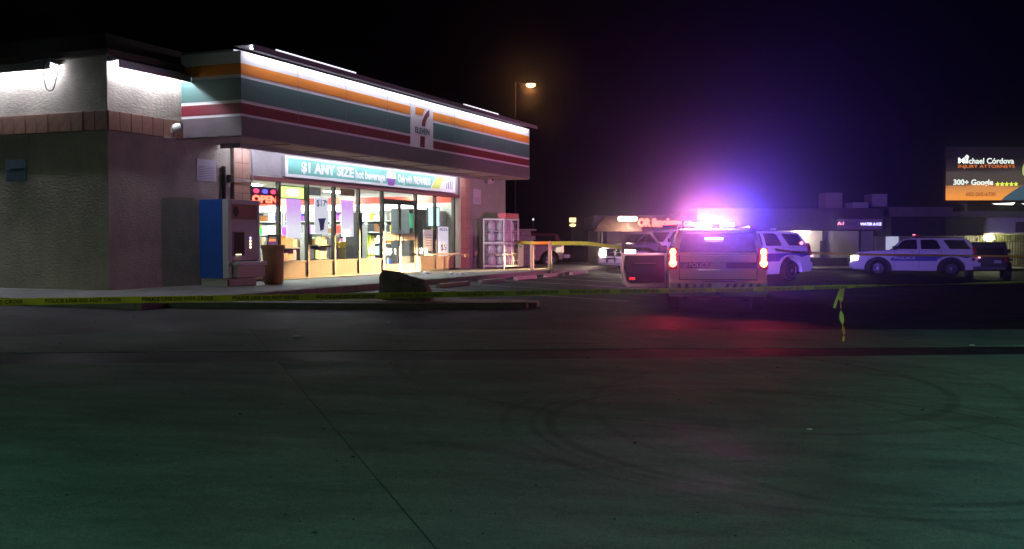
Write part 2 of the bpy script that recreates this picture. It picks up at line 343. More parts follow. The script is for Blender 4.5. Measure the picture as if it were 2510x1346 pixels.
# doors
dx0, dx1 = cx_[5]+.05, cx_[6]-.05; dm = (dx0+dx1)/2; ZD = 3.08
link('door_head', MB().box(dx0, dx1, -.04, .1, ZD+.004, ZD+.09), M_frame, st)
link('transom_pane', MB().box(dx0, dx1, .02, .028, ZD+.09, ZH), GL, st)
for a, b, hx in ((dx0+.005, dm-.005, 1), (dm+.005, dx1-.005, 0)):
    mb = MB().box(a, a+.07, -.01, .05, ZS+.06, ZD).box(b-.07, b, -.01, .05, ZS+.06, ZD).box(a+.07, b-.07, -.01, .05, ZD-.08, ZD)
    d = link('door', mb, M_frame, st)
    link('door_panel', MB().box(a+.071, b-.071, -.01, .05, ZS+.06, ZS+.30), M_kick, d); link('push_panel', MB().box(a+.071, b-.071, -.012, .05, 1.78, 2.02), M_kick, d)
    link('pane', MB().box(a+.07, b-.07, .015, .022, ZS+.3, ZD-.08), GL, d)
    hxx = b-.11 if hx else a+.11; link('handle', MB().tube((hxx, -.07, 1.55), (hxx, -.07, 2.15), .014), M_alu, d)
# interior shell
M_in = mat('interior_white', (.75, .74, .7), .7); M_fl = mat('interior_floor', (.55, .5, .42), .35, var=.1)
CZ = 3.72
link('interior_floor', MB().box(.3, 19.3, .14, 10.9, ZS-.03, ZS+.01), M_fl, st)
link('ceiling', MB().box(.3, 19.3, .24, 10.9, CZ, CZ+.05), M_in, st)
link('interior_wall', MB().box(19.3, 19.4, .24, 10.9, ZS, CZ), M_in, st)
link('interior_wall', MB().box(.3, 19.3, 10.9, 11.0, ZS, CZ), M_in, st)
link('interior_wall', MB().box(.26, .3, .26, 10.9, ZS, CZ), M_in, st)
M_panel = mat('ceiling_light', (1, 1, 1), emit=105, ecol=(.95, 1, .9))
for i in range(6):
    for j in range(3):
        link('ceiling_light', MB().box(2+3*i, 3.2+3*i, 1.6+3.2*j, 2.2+3.2*j, CZ-.02, CZ-.002), M_panel, st)
# red valance and cooler wall on the far end
M_val = mat('red_valance', (.62, .05, .03), .5)
link('valance', MB().box(18.2, 18.26, .3, 10.8, 3.24, 3.5), M_val, st)
M_lb = mat('light_box_white', (1, 1, 1), emit=3, ecol=(1, 1, .95)); link('light_box', MB().box(18.2, 18.26, 1.2, 10.8, 2.98, 3.2), M_lb, st)
# ---- interior furnishings (each one stands on its own)
PC = [rgb(h) for h in ('c8342b', '2b4fc8', 'e8c22a', '2f9a4a', 'e87a1e', '8a3ab0', 'f0f0e8', '20232a', 'd86aa8', '2aa8b0', '7a4a24', 'b8d23a', 'f5e6b0')]
PM = [mat('packaging_%d' % i, c, .4) for i, c in enumerate(PC)]
def shelf_unit(x0, x1, y0, y1, z0, h, lv, label, face='y', seed=1, cat='shelf', m=None, fill=.9, big=1, name='shelf_unit'):
    rnd = random.Random(seed); cx, cyy = (x0+x1)/2, (y0+y1)/2; p = s2w(cx, cyy, z0); e = empty(name, p, TH, label, cat)
    hx, hy = (x1-x0)/2, (y1-y0)/2; m = m or mat('shelf_grey', (.25, .25, .25), .5)
    mb = MB().box(-hx, hx, hy-.03, hy, 0, h).box(-hx, -hx+.03, -hy, hy-.03, 0, h).box(hx-.03, hx, -hy, hy-.03, 0, h)
    if face == 'x': mb = MB().box(hx-.03, hx, -hy, hy, 0, h).box(-hx, hx-.03, -hy, -hy+.03, 0, h).box(-hx, hx-.03, hy-.03, hy, 0, h)
    link('frame', mb, m, e); st_ = h/lv; groups = {}
    for k in range(lv):
        z = .08+k*st_; link('shelf', MB().box(-hx+.03, hx-.03, -hy+.005, hy-.03, z-.03, z), m, e)
        L0, L1 = (-hx+.05, hx-.05) if face == 'y' else (-hy+.05, hy-.05); q = L0
        while q < L1-.08:
            w = rnd.uniform(.05, .13)*big; hh = rnd.uniform(.45, .85)*st_; run = rnd.randint(1, 5); c = 6 if rnd.random() < .22 else rnd.randrange(len(PM))
            for _ in range(run):
                if q+w > L1 or rnd.random() > fill: q += w*.5; continue
                g = groups.setdefault(c, MB())
                if face == 'y': g.box(q, q+w*.92, -hy+.04, -hy+.04+min(.3, hy), z, z+hh)
                else: g.box(-hx+.04, -hx+.04+min(.3, hx), q, q+w*.92, z, z+hh)
                q += w
    for c, g in groups.items(): tag(link('packages', g, PM[c], e), kind='stuff')
    return e
for k, (lab) in enumerate(['drinks cooler nearest the windows on the far inside wall', 'second drinks cooler from the windows on the far inside wall', 'third drinks cooler along the far inside wall', 'drinks cooler deepest inside the shop on the far wall']):
    shelf_unit(18.3, 19.2, 1.1+2.4*k, 3.4+2.4*k, ZS+.01, 2.25, 5, lab, 'x', 20+k, 'cooler', mat('cooler_white', (.7, .72, .72), .4), name='drinks_cooler')
shelf_unit(6.9, 8.9, 1.0, 1.7, ZS+.01, 1.2, 3, 'low snack shelf behind the pink posters at the left windows', 'y', 3, big=1.3)
shelf_unit(9.6, 11.6, 1.3, 2.0, ZS+.01, 1.3, 3, 'low snack shelf behind the middle windows', 'y', 4, big=1.2)
shelf_unit(8.2, 8.9, 3.5, 7.5, ZS+.01, 1.6, 4, 'long aisle shelf nearest the left windows, full of packets', 'x', 5)
shelf_unit(12.2, 12.9, 3.5, 8.0, ZS+.01, 1.6, 4, 'long aisle shelf seen past the middle windows', 'x', 6)
shelf_unit(15.6, 16.3, 3.0, 7.5, ZS+.01, 1.7, 4, 'long aisle shelf seen through the entrance doors', 'x', 7)
shelf_unit(11.15, 11.45, .35, .8, ZS+.01, 2.0, 9, 'tall black rack of small packets close behind the glass', 'y', 8, 'rack', mat('rack_black', (.02, .02, .02), .5), name='display_rack')
shelf_unit(5.2, 6.3, 1.0, 1.5, ZS+.01, 1.9, 5, 'tall shelf behind the neon sign at the left window', 'y', 9)
# counter with yellow stand
e = empty('counter', s2w(12.1, 1.6, ZS+.01), TH, 'yellow topped counter behind the window left of the doors', 'counter')
link('body', MB().box(-.6, .6, -.3, .3, 0, .85), mat('counter_brown', (.25, .16, .09), .5), e); link('top', MB().box(-.65, .65, -.35, .35, .85, 1.05), mat('counter_yellow', (.8, .55, .05), .4), e, bevel=.01)
e = empty('wet_floor_sign', s2w(12.62, .75, ZS+.01), TH, 'lime yellow floor sign standing inside by the door', 'floor sign')
link('panel', MB().prism([(-.16, 0), (.16, 0), (.11, 1.25), (-.11, 1.25)], -.1, -.08).prism([(-.16, 0), (.16, 0), (.11, 1.25), (-.11, 1.25)], .02, .04), mat('lime_plastic', (.6, .75, .05), .4), e)
e = empty('dark_display', s2w(17.1, 1.5, ZS+.01), TH, 'dark hot drinks cabinet inside right of the doors', 'cabinet')
link('cabinet', MB().box(-.8, 1.0, -.3, .5, 0, 2.28), mat('cabinet_dark', (.03, .035, .045), .3), e, bevel=.02); link('plinth', MB().box(-.85, 1.05, -.35, .2, 0, .5), M_kick, e)
link('screen', MB().box(-.79, -.2, -.315, -.302, 1.55, 2.1), mat('green_screen', (.1, .5, .3), emit=.6, ecol=(.05, .45, .22)), e)
# signs and posters in the windows
def hang(name, u0, u1, v0, v1, m, label, cat, y=.075, th=.012, par=None, group=None):
    a, b = tx(u0, y), tx(u1, y); um = (u0+u1)/2; z1, z0 = tz(um, v0, y), tz(um, v1, y); c = (a+b)/2
    e = empty(name, s2w(c, y, z0), TH, label, cat, group); w = (b-a)/2; link('sheet' if th < .05 else 'case', MB().box(-w, w, 0, th, 0, z1-z0), m, e)
    return e, w, z1-z0
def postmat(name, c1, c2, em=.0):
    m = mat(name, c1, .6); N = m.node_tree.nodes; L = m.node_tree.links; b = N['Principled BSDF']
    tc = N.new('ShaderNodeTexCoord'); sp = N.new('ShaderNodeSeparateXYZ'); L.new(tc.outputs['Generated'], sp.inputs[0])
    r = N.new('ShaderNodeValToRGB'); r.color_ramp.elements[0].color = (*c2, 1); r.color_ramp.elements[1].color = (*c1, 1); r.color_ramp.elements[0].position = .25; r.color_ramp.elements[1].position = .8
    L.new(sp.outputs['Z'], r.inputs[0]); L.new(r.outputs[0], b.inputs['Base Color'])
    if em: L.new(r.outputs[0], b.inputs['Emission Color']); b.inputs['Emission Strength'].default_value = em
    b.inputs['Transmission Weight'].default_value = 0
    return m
M_pink = postmat('pink_poster_print', (.75, .36, .85), (.95, .85, .95), 1.0)  # prints and white ink glow in place of shop light behind them
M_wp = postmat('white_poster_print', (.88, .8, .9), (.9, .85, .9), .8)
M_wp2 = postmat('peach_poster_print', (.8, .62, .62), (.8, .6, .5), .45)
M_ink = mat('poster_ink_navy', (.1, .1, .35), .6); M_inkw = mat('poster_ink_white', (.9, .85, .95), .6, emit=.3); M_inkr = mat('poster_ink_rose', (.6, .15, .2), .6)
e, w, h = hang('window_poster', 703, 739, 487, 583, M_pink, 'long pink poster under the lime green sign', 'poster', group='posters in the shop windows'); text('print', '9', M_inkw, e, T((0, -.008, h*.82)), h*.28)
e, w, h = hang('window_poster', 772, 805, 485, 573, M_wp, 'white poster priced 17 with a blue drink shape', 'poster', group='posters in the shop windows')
text('print', '$17', M_ink, e, T((-.03, -.008, h*.84)), h*.26, w=w*1.35); text('print', '99', M_inkr, e, T((w*.72, -.008, h*.88)), h*.12, w=w*.3)
link('picture', MB().prism([(-w*.55, h*.42), (w*.65, h*.44), (w*.4, h*.3), (w*.3, h*.12), (-w*.2, h*.08), (-w*.35, h*.3)], -.01, -.002), mat('blue_print', (.15, .16, .5), .6), e)
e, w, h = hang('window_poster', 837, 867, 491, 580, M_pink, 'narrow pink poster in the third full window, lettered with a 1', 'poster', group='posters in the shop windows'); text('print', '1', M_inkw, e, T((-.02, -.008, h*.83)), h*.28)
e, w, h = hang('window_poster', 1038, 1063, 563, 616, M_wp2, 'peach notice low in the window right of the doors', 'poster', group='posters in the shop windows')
for k in range(5): link('print_line', MB().box(-w*.6, w*.6, -.006, -.002, h*(.25+.12*k), h*(.28+.12*k)), M_inkr, e)
e, w, h = hang('window_poster', 1075, 1099, 556, 629, M_wp, 'tall white poster with purple lettering in the last window', 'poster', group='posters in the shop windows')
text('print', 'PIZZA', M_ink, e, T((0, -.008, h*.9)), h*.13, w=w*1.6); text('print', '$5', M_inkr, e, T((0, -.008, h*.3)), h*.3, w=w*1.1)
M_lime = mat('lime_sign_face', (.6, .9, .1), emit=2.2, ecol=(.62, 1, .22))
e, w, h = hang('lit_window_sign', 688, 747, 456, 488, M_frame, 'lime green lit box sign at the top of the window', 'sign', th=.1); link('face', MB().box(-w*.93, w*.93, -.008, -.001, h*.08, h*.92), M_lime, e)
link('glow_spot', MB().prism([(w*.5*cos(a*pi/8), h*.5+h*.28*sin(a*pi/8)) for a in range(16)], -.014, -.009), mat('lime_sign_centre', (1, 1, .8), emit=3.2, ecol=(1, 1, .7)), e)
M_cy = mat('cyan_sign_face', (.6, .95, .95), emit=1.6, ecol=(.6, 1, .95))
e, w, h = hang('lit_window_sign', 1049, 1078, 508, 556, M_frame, 'upright pale cyan lit sign right of the doors', 'sign', th=.06); link('face', MB().box(-w*.9, w*.9, -.008, -.001, h*.04, h*.96), M_cy, e)
M_neon = mat('red_neon', (1, .1, .05), emit=7, ecol=(1, .09, .05)); M_nb = mat('blue_neon', (.1, .1, 1), emit=1.6, ecol=(.15, .12, .9)); M_np = mat('pink_neon', (1, .1, .2), emit=1.5, ecol=(1, .08, .2))
e, w, h = hang('neon_sign', 614, 684, 459, 500, mat('neon_backing', (.05, .02, .1), .5), 'red neon sign with blue and pink top in the leftmost window', 'neon sign', y=.1)
text('lettering', 'OPEN', M_neon, e, T((0, -.02, h*.26)), h*.56, w=w*1.75, bold=.012)
for k, m in enumerate((M_np, M_nb, M_np)): link('shape', MB().prism([(w*(-.6+.6*k)+w*.2*cos(a*pi/6), h*.75+h*.14*sin(a*pi/6)) for a in range(12)], -.02, -.004), m, e)
e, w, h = hang('menu_board', 757, 787, 459, 479, mat('board_grey', (.16, .18, .18), .5), 'small grey board high behind the second window', 'board', y=.5)
e, w, h = hang('picture_board', 835, 870, 463, 480, mat('board_brown', (.25, .15, .09), .5, var=.5, vscale=9), 'small brown picture board high behind the third window', 'board', y=.6)
# ---- banner over the windows
M_ban = mat('banner_cyan', (.16, .5, .42), .5, var=.08); M_banw = mat('banner_white', (.88, .88, .9), .5)
bx0, bx1 = tx(693), tx(1110); zb, zc = 3.58, 4.16
e = empty('promotional_banner', s2w((bx0+bx1)/2, 0, zb), TH, 'long turquoise and white banner fixed above the shop windows', 'banner'); w = (bx1-bx0)/2; h = zc-zb
link('board', MB().box(-w, w, -.11, -.003, 0, h), M_banw, e)
link('turquoise_field', MB().prism([(-w+.14, .08), (w*.62, .08), (w*.70, h-.05), (-w+.14, h-.05)], -.116, -.111), M_ban, e)
link('lime_slant', MB().prism([(w*.63, .08), (w*.75, .08), (w*.83, h-.05), (w*.71, h-.05)], -.116, -.111), mat('banner_lime', (.6, .68, .15), .5), e)
text('lettering', '$1 ANY SIZE', M_banw, e, T((-w*.60, -.118, h*.5)), .4, w=w*.52, bold=.016)
text('lettering', 'hot beverage', M_banw, e, T((-w*.15, -.118, h*.47)), .36, w=w*.34, bold=.012)
text('lettering', 'Only with 7REWARDS', M_banw, e, T((w*.40, -.118, h*.5)), .36, w=w*.44, bold=.014)
link('cup_print', MB().prism([(w*.06, .04), (w*.13, .04), (w*.15, h*.45), (w*.04, h*.45)], -.122, -.117), mat('cup_purple', (.25, .05, .35), .5), e)
link('cup_lid_print', MB().prism([(w*.03, h*.46), (w*.16, h*.46), (w*.14, h*.85), (w*.05, h*.85)], -.122, -.117), mat('cup_white', (.85, .8, .88), .5), e)
for k in range(4): link('dark_mark', MB().prism([(w*(.86+.027*k), .12), (w*(.868+.027*k), .12), (w*(.872+.027*k), h*(.62+.05*k)), (w*(.862+.027*k), h*(.62+.05*k))], -.12, -.113), mat('mark_dark', (.05, .04, .1), .5), e)
# ---- small fixtures on the walls
def sheet_on_wall(u0, u1, v0, v1, m, label, lines=0):
    a, b = tx(u0), tx(u1); um = (u0+u1)/2; z0, z1 = tz(um, v1), tz(um, v0); e = empty('wall_notice', s2w((a+b)/2, 0, z0), TH, label, 'notice'); w = (b-a)/2
    link('sheet', MB().box(-w, w, -.02, -.002, 0, z1-z0), m, e)
    for k in range(lines): link('print_line', MB().box(-w*.8, w*.8, -.023, -.0205, (z1-z0)*(.1+.08*k), (z1-z0)*(.125+.08*k)), mat('notice_ink', (.3, .3, .4), .7), e)
sheet_on_wall(483, 530, 391, 444, mat('notice_white', (.6, .58, .68), .6), 'pale printed notice on the stucco above the blue machine', 8)
sheet_on_wall(1160, 1178, 464, 500, mat('notice_white', (.6, .58, .68), .6), 'small pale notice on the wall right of the right tiled pillar', 5)
# blue sign on the side wall
pA = at(36, 391, 23.9)
e = empty('wall_sign', s2w(-.03, 2.7, at(60, 445, 23.6).z), TH+pi/2*-1, 'faded blue square sign on the side wall', 'sign')
link('sheet', MB().box(-.31, .31, -.02, .0, 0, .5), mat('faded_blue', (.06, .12, .16), .6, var=.3, vscale=5), e)
link('print_line', MB().box(-.24, .24, -.024, -.021, .3, .34), mat('faded_print', (.09, .15, .19), .7), e)
# cable loop on the side wall
c = bpy.data.curves.new('c', 'CURVE'); c.dimensions = '3D'; c.bevel_depth = .012; sp = c.splines.new('BEZIER')
cp = [(0, 0, .02), (-.03, .05, -.35), (-.05, .22, -.62), (-.06, .38, -.35), (-.04, .36, -.02), (0, .25, .12)]
sp.bezier_points.add(len(cp)-1)
for b_, p in zip(sp.bezier_points, cp): b_.co = p; b_.handle_left_type = b_.handle_right_type = 'AUTO'
o = bpy.data.objects.new('hanging_cable', c); COL.objects.link(o); dg = bpy.context.evaluated_depsgraph_get(); me = bpy.data.meshes.new_from_object(o.evaluated_get(dg)); bpy.data.objects.remove(o)
o = link('hanging_cable', me, mat('cable_grey', (.1, .1, .1), .6), loc=s2w(-.33, 1.05, 5.72), rz=TH); tag(o, 'grey cable hanging in a loop at the side wall light', 'cable')
def cctv(loc, rz, label, body=(.75, .75, .7)):
    e = empty('security_camera', loc, rz, label, 'camera'); m = mat('camera_white', body, .4)
    link('bracket', MB().tube((0, 0, -.02), (0, -.16, -.06), .02).box(-.05, .05, -.02, .0, -.07, .05), m, e)
    link('housing', MB().lathe([(.03, -.26), (.085, -.235), (.105, -.16), (.095, -.06), (.04, -.02)], (0, 0, 0), 14, 'y', Matrix.Rotation(R(-18), 4, 'X')), m, e, smooth=True)
    link('lens', MB().lathe([(.05, -.268), (.05, -.25)], (0, 0, 0), 12, 'y', Matrix.Rotation(R(-18), 4, 'X')), M_frame, e)
    return e
xx = tx(426); cctv(s2w(xx-.1, -.06, tz(420, 318)), TH+R(25), 'white bullet camera on the wall under the fascia corner')
xx = tx(1183); cctv(s2w(xx, -.25, 4.12), TH-R(20), 'small white camera under the right end of the soffit')
o = link('tray', MB().box(-.12, .12, -.2, 0, 0, .02), mat('camera_white', (.7, .7, .7), .4), None, loc=s2w(tx(410), 0, tz(410, 339)), rz=TH); o.name = 'cable_tray'; tag(o, 'small white bracket plate on the wall below the bullet camera', 'bracket')
p = s2w(tx(545), -.07, 2.3)
o = link('black_pipe', MB().tube((0, 0, 0), (0, 0, tz(545, 408)-2.3), .055, 10).tube((.02, 0, -1.5), (0, 0, 0), .055, 10), mat('pipe_black', (.02, .012, .01), .6), None, loc=p, rz=TH); tag(o, 'black upright pipe on the wall behind the blue machine', 'pipe')
e = empty('electric_conduit', s2w(tx(560), -.06, tz(560, 438)), TH, 'grey conduit crossing the left tiled pillar', 'conduit')
link('junction_box', MB().box(-.07, .05, -.08, .05, -.1, .1), M_frame, e, bevel=.01); link('pipe', MB().tube((0, -.1, -.02), (tx(608)-tx(560), -.1, -.02), .018), M_alu, e)
link('pipe', MB().tube((tx(608)-tx(560), -.1, -.04), (tx(608)-tx(560), -.1, 1.0), .018), M_alu, e)
# ------------------------------------------------------------------ water vending machine
e = empty('water_vending_machine', s2w(2.35, -1.4, ZS), TH, 'tall blue sided water vending machine with pale front by the shop wall', 'vending machine')
M_blue = mat('machine_blue', (.01, .10, .5), .45, var=.08); M_vf = mat('machine_grey', (.62, .6, .62), .4); M_base = mat('machine_base', (.5, .48, .42), .6, var=.1)
link('cabinet', MB().box(0, 1.22, .18, .86, .2, 2.09), M_blue, e, bevel=.01)
link('front_frame', MB().box(0, .12, .0, .178, .2, 2.09).box(1.12, 1.22, 0, .178, .2, 2.09).box(.12, 1.12, 0, .178, 1.98, 2.09), M_vf, e, bevel=.012)
link('base', MB().box(.03, 1.15, .06, .84, 0, .198), M_base, e, bevel=.01); link('base_gap', MB().box(.02, .07, .045, .059, .02, .17), M_frame, e)
link('header', MB().box(.122, 1.118, .03, .088, 1.62, 1.978), mat('machine_header', (.36, .17, .15), .3), e)
link('header_emblem', MB().prism([(.32+.1*cos(a*pi/8), 1.8+.12*sin(a*pi/8)) for a in range(16)], .02, .029), M_frame, e)
link('fascia_panel', MB().box(.122, 1.118, .02, .088, .62, 1.615), mat('machine_panel', (.62, .54, .56), .25), e)
link('bay', MB().box(.2, .62, .012, .0195, .74, 1.3), mat('machine_bay', (.09, .05, .06), .2), e, bevel=.004)
link('bay_trim', MB().box(.17, .195, 0, .019, .72, 1.32).box(.195, .62, 0, .019, 1.3, 1.32), M_alu, e)
link('shelf', MB().box(.10, 1.22, -.22, .088, .5, .6), M_vf, e, bevel=.02); link('shelf_front', MB().box(.16, 1.2, -.16, .088, .22, .495), mat('machine_lower', (.55, .42, .4), .5), e)
M_btn = mat('button_light', (1, .9, .6), emit=3.5, ecol=(1, .85, .5)); M_btnb = mat('button_blue', (.3, .3, 1), emit=4, ecol=(.4, .4, 1))
for k, m in enumerate((M_btn, M_btn, M_btn, M_btnb)): link('button', MB().lathe([(.022, -.012), (.03, .0)], (.86, .016, .94+.075*k), 10, 'y'), m, e)
link('spout_light', MB().box(.28, .48, -.005, .011, .755, .775), M_btn, e)
# ------------------------------------------------------------------ litter bin
p = s2w(3.98, -1.5, ZS); e = empty('litter_bin', p, TH, 'round brown litter bin with dark arms beside the vending machine', 'bin')
M_bin = mat('bin_brown', (.42, .2, .08), .6, var=.15); link('drum', MB().lathe([(.2, 0), (.25, .05), (.265, .85), (.27, .9)], (0, 0, 0), 14), M_bin, e, smooth=True)
link('rim', MB().lathe([(.275, .88), (.3, .9), (.3, .99), (.26, 1.0), (.25, .93)], (0, 0, 0), 18), M_bin, e, smooth=True)
link('liner', MB().lathe([(.24, .9), (.24, .95)], (0, 0, 0), 14), M_frame, e)
link('arms', MB().tube((-.24, 0, .95), (-.2, 0, 1.24), .02).tube((.24, 0, .95), (.2, 0, 1.24), .02).tube((-.2, 0, 1.24), (.2, 0, 1.24), .02), M_frame, e)
# ------------------------------------------------------------------ propane cage, ice box, bollards
M_cage = mat('cage_white', (.62, .6, .66), .5, metal=.1)
e = empty('gas_bottle_cage', s2w(18.55, -1.68, ZS), TH, 'white wire cage of gas bottles with a red header by the end wall', 'cage')
cw, cdp, chh = 1.45, .84, 1.95; fr = MB(); b = .025
for x in (0, cw):
    for y in (0, cdp): fr.box(x-b, x+b, y-b, y+b, 0, chh)
for z in (.1, 1.0, chh-.04):
    for y in (0, cdp): fr.box(b, cw-b, y-b, y+b, z-b, z+b)
    for x in (0, cw): fr.box(x-b, x+b, b, cdp-b, z-b, z+b)
link('frame', fr, M_cage, e)
for z in (.12, .56, 1.02, 1.45): link('shelf', MB().box(.03, cw-.03, .03, cdp-.03, z, z+.02), M_cage, e)
wr = MB()
for k in range(1, 10): wr.tube((cw*k/10, -.005, .1), (cw*k/10, -.005, chh-.05), .005, 5)
for k in range(1, 8): wr.tube((-.005, cdp*k/8, .1), (-.005, cdp*k/8, chh-.05), .004, 5)
for k in range(1, 9): wr.tube((0, -.006, .1+.21*k), (cw, -.006, .1+.21*k), .005, 5); wr.tube((-.006, 0, .1+.21*k), (-.006, cdp, .1+.21*k), .005, 5)
tag(link('wire_mesh', wr, M_cage, e), kind='stuff')
link('door_post', MB().box(cw/2-.02, cw/2+.02, -.03, .0, .1, chh-.05), M_cage, e)
link('header', MB().box(.12, cw, -.03, .3, chh, chh+.2), mat('cage_header_red', (.55, .12, .15), .5), e, bevel=.02)
M_tank = mat('gas_bottle_grey', (.45, .47, .55), .35, metal=.1)
tme = MB().lathe([(.06, 0), (.14, .02), (.16, .08), (.16, .26), (.13, .33), (.05, .36)], (0, 0, 0), 12).lathe([(.07, .35), (.08, .36), (.08, .41), (.07, .41)], (0, 0, 0), 10).mesh('gas_bottle'); tme.materials.append(M_tank)
for p_ in tme.polygons: p_.use_smooth = True
sh = ['bottom', 'second', 'third', 'top']
for r, z in enumerate((.14, .58, 1.04, 1.47)):
    for i in range(3):
        for j in range(2):
            if r == 3 and (i, j) in ((1, 1),): continue
            o = bpy.data.objects.new('gas_bottle', tme); COL.objects.link(o); o.location = s2w(18.55+.24+.46*i, -1.68+.22+.4*j, ZS+z)
            tag(o, 'grey gas bottle in the %s row, %s, %s of the white cage' % (sh[r], ('at the near end', 'in the middle', 'at the far end')[i], ('front', 'back')[j]), 'gas bottle', 'gas bottles in the cage')
e = empty('ice_chest', s2w(20.15, -1.62, ZS), TH, 'low cream ice chest right of the white cage', 'ice chest')
link('body', MB().box(0, .62, 0, .75, .03, 1.0), mat('ice_chest_cream', (.6, .5, .36), .5, var=.1), e, bevel=.04); link('lid', MB().box(-.01, .63, -.02, .75, 1.005, 1.07), mat('ice_chest_lid', (.65, .55, .4), .5), e, bevel=.02); link('handle', MB().box(.2, .42, -.05, -.001, .82, .86), M_alu, e)
M_post = mat('post_yellow_cream', (.55, .47, .3), .6, var=.2, vscale=6)
for (u, v, lab) in ((1304, 672, 'left of the two cream guard posts holding the tape'), (1348, 673, 'right of the two cream guard posts holding the tape')):
    y = 37.4; p = at(u, v, y); z = gh(p.x, p.y) - .02; p = at(u, v, (1.8-z)/( -(at(u, v, 1).z-1.8)))
    o = link('guard_post', MB().lathe([(.075, 0), (.075, 1.2), (.06, 1.245), (.02, 1.26)], (0, 0, 0), 14), M_post, None, smooth=True, loc=(p.x, p.y, z)); tag(o, lab, 'guard post', 'guard posts at the pavement edge')
    if u < 1320: POST1 = Vector((p.x, p.y, z))
    else: POST2 = Vector((p.x, p.y, z))
# meter box behind cage, hose bib lit on wall
o = link('wall_socket_box', MB().box(-.07, .07, -.09, -.002, 0, .16).box(-.03, .03, -.12, -.092, .05, .22), mat('pipe_pale', (.55, .45, .38), .5), None, bevel=.01, loc=s2w(tx(1163), 0, tz(1163, 627)), rz=TH); tag(o, 'pale utility box low on the wall left of the cage', 'utility box')
# ------------------------------------------------------------------ boulder and litter
def rock(name, loc, sx, sy, sz, m, seed, cuts=3):
    b = bmesh.new(); bmesh.ops.create_icosphere(b, subdivisions=cuts, radius=1); rnd = random.Random(seed)
    pl_ = [(Vector((rnd.uniform(-1, 1), rnd.uniform(-1, 1), rnd.uniform(-.2, 1))).normalized(), rnd.uniform(.62, .88)) for _ in range(16)]
    from mathutils import noise
    for v in b.verts:
        for n, d in pl_:
            k = v.co.dot(n)
            if k > d: v.co -= n*(k-d)
        v.co += v.co.normalized()*noise.noise(v.co*2.2+Vector((seed, 0, 0)))*.09
        v.co = Vector((v.co.x*sx, v.co.y*sy, max(0, v.co.z+.35)*sz))
    me = bpy.data.meshes.new(name); b.to_mesh(me); b.free(); o = link(name, me, m, loc=loc); return o
p = at(996, 738, 21.6); x_, y_ = p.x, p.y
def boulder(loc):
    from mathutils import noise
    prof = [(-.52, 0), (-.53, .3), (-.50, .60), (-.44, .66), (-.20, .63), (-.05, .59), (.02, .57), (.20, .50), (.36, .44), (.46, .30), (.54, .05), (.54, 0)]
    b = bmesh.new(); rings = []
    for y, k, dx in ((-.42, .35, 0), (-.36, .82, .01), (-.22, 1, 0), (0, 1.03, -.02), (.22, .95, .02), (.36, .7, .03), (.42, .3, .03)):
        rings.append([b.verts.new((x*(.55+.45*k)+dx, y, z*k)) for x, z in prof])
    for a, c in zip(rings, rings[1:]):
        for i in range(len(prof)-1): b.faces.new((a[i], a[i+1], c[i+1], c[i]))
    b.faces.new(rings[0]); b.faces.new(rings[-1][::-1]); bmesh.ops.triangulate(b, faces=b.faces)
    bmesh.ops.subdivide_edges(b, edges=b.edges, cuts=3, use_grid_fill=True)
    for v in b.verts:
        q = v.co*3.1; v.co += Vector((noise.noise(q), noise.noise(q+Vector((9, 0, 0))), noise.noise(q+Vector((0, 7, 0)))))*.055+Vector((noise.noise(v.co*11), 0, noise.noise(v.co*11+Vector((3, 0, 0)))))*.018
        if v.co.z < .02: v.co.z = -.02
    bmesh.ops.recalc_face_normals(b, faces=b.faces); me = bpy.data.meshes.new('boulder'); b.to_mesh(me); me.transform(Matrix.Diagonal((1.04, 1, .9, 1))); b.free()
    return link('boulder', me, mat('boulder_dark', (.16, .125, .1), .95, var=.5, vscale=5, bump=1, bscale=16), loc=loc, rz=R(4))    # wide and low, higher at its left end
tag(boulder((x_, y_, gh(x_, y_)+.13)), 'dark angular boulder on the kerbed island', 'boulder')
M_paper = mat('white_litter', (.7, .68, .7), .7)
def crumple(loc, s, label, flat=.5):
    o = rock('litter', loc, s, s*.7, s*flat, M_paper, random.randint(1, 99), 2); tag(o, label, 'litter'); return o
for u, v, s, lab in ((1045, 671, .17, 'crumpled white bag on the walkway right of the boulder'), (1105, 673, .13, 'flat white paper scrap on the walkway below the last window'), (1128, 675, .12, 'white paper scrap nearest the kerb by the right pillar')):
    Y = (1.8-ZS)/(v-588)*F; p = at(u, v, Y); crumple((p.x, p.y, ZS), s, lab)
for u, v, s, lab in ((731, 827, .09, 'small white paper scrap on the asphalt below the tape'), (950, 792, .05, 'tiny pale scrap on the asphalt in front of the boulder'), (2383, 850, .06, 'tiny white scrap at the right concrete edge'), (1985, 1062, .03, 'tiny pale chip on the concrete at right')):
    Y = 1.5/(v-588)*F; p = at(u, v, Y); Y = (1.8-gh(p.x, p.y))/(v-588)*F; p = at(u, v, Y); crumple((p.x, p.y, gh(p.x, p.y)+.02), s, lab, .25)
db = MB(); rd = random.Random(5)
for _ in range(170):
    yy = 5+17*rd.random()**1.3; xx = rd.uniform(-.5, .62)*yy; zz = gh(xx, yy)+.008; s_ = rd.choice((.006, .008, .01, .012, .02)); a_ = rd.random()*6
    db.add([(xx+s_*cos(a_+i*2.1)*rd.uniform(.6, 1.6), yy+s_*sin(a_+i*2.1)*.8, zz) for i in range(3)]+[(xx, yy, zz+s_*.8)], [(0, 2, 1), (0, 1, 3), (1, 2, 3), (2, 0, 3)])
tag(link('loose_grit', db, mat('grit_dark', (.03, .028, .022), .9)), kind='stuff')
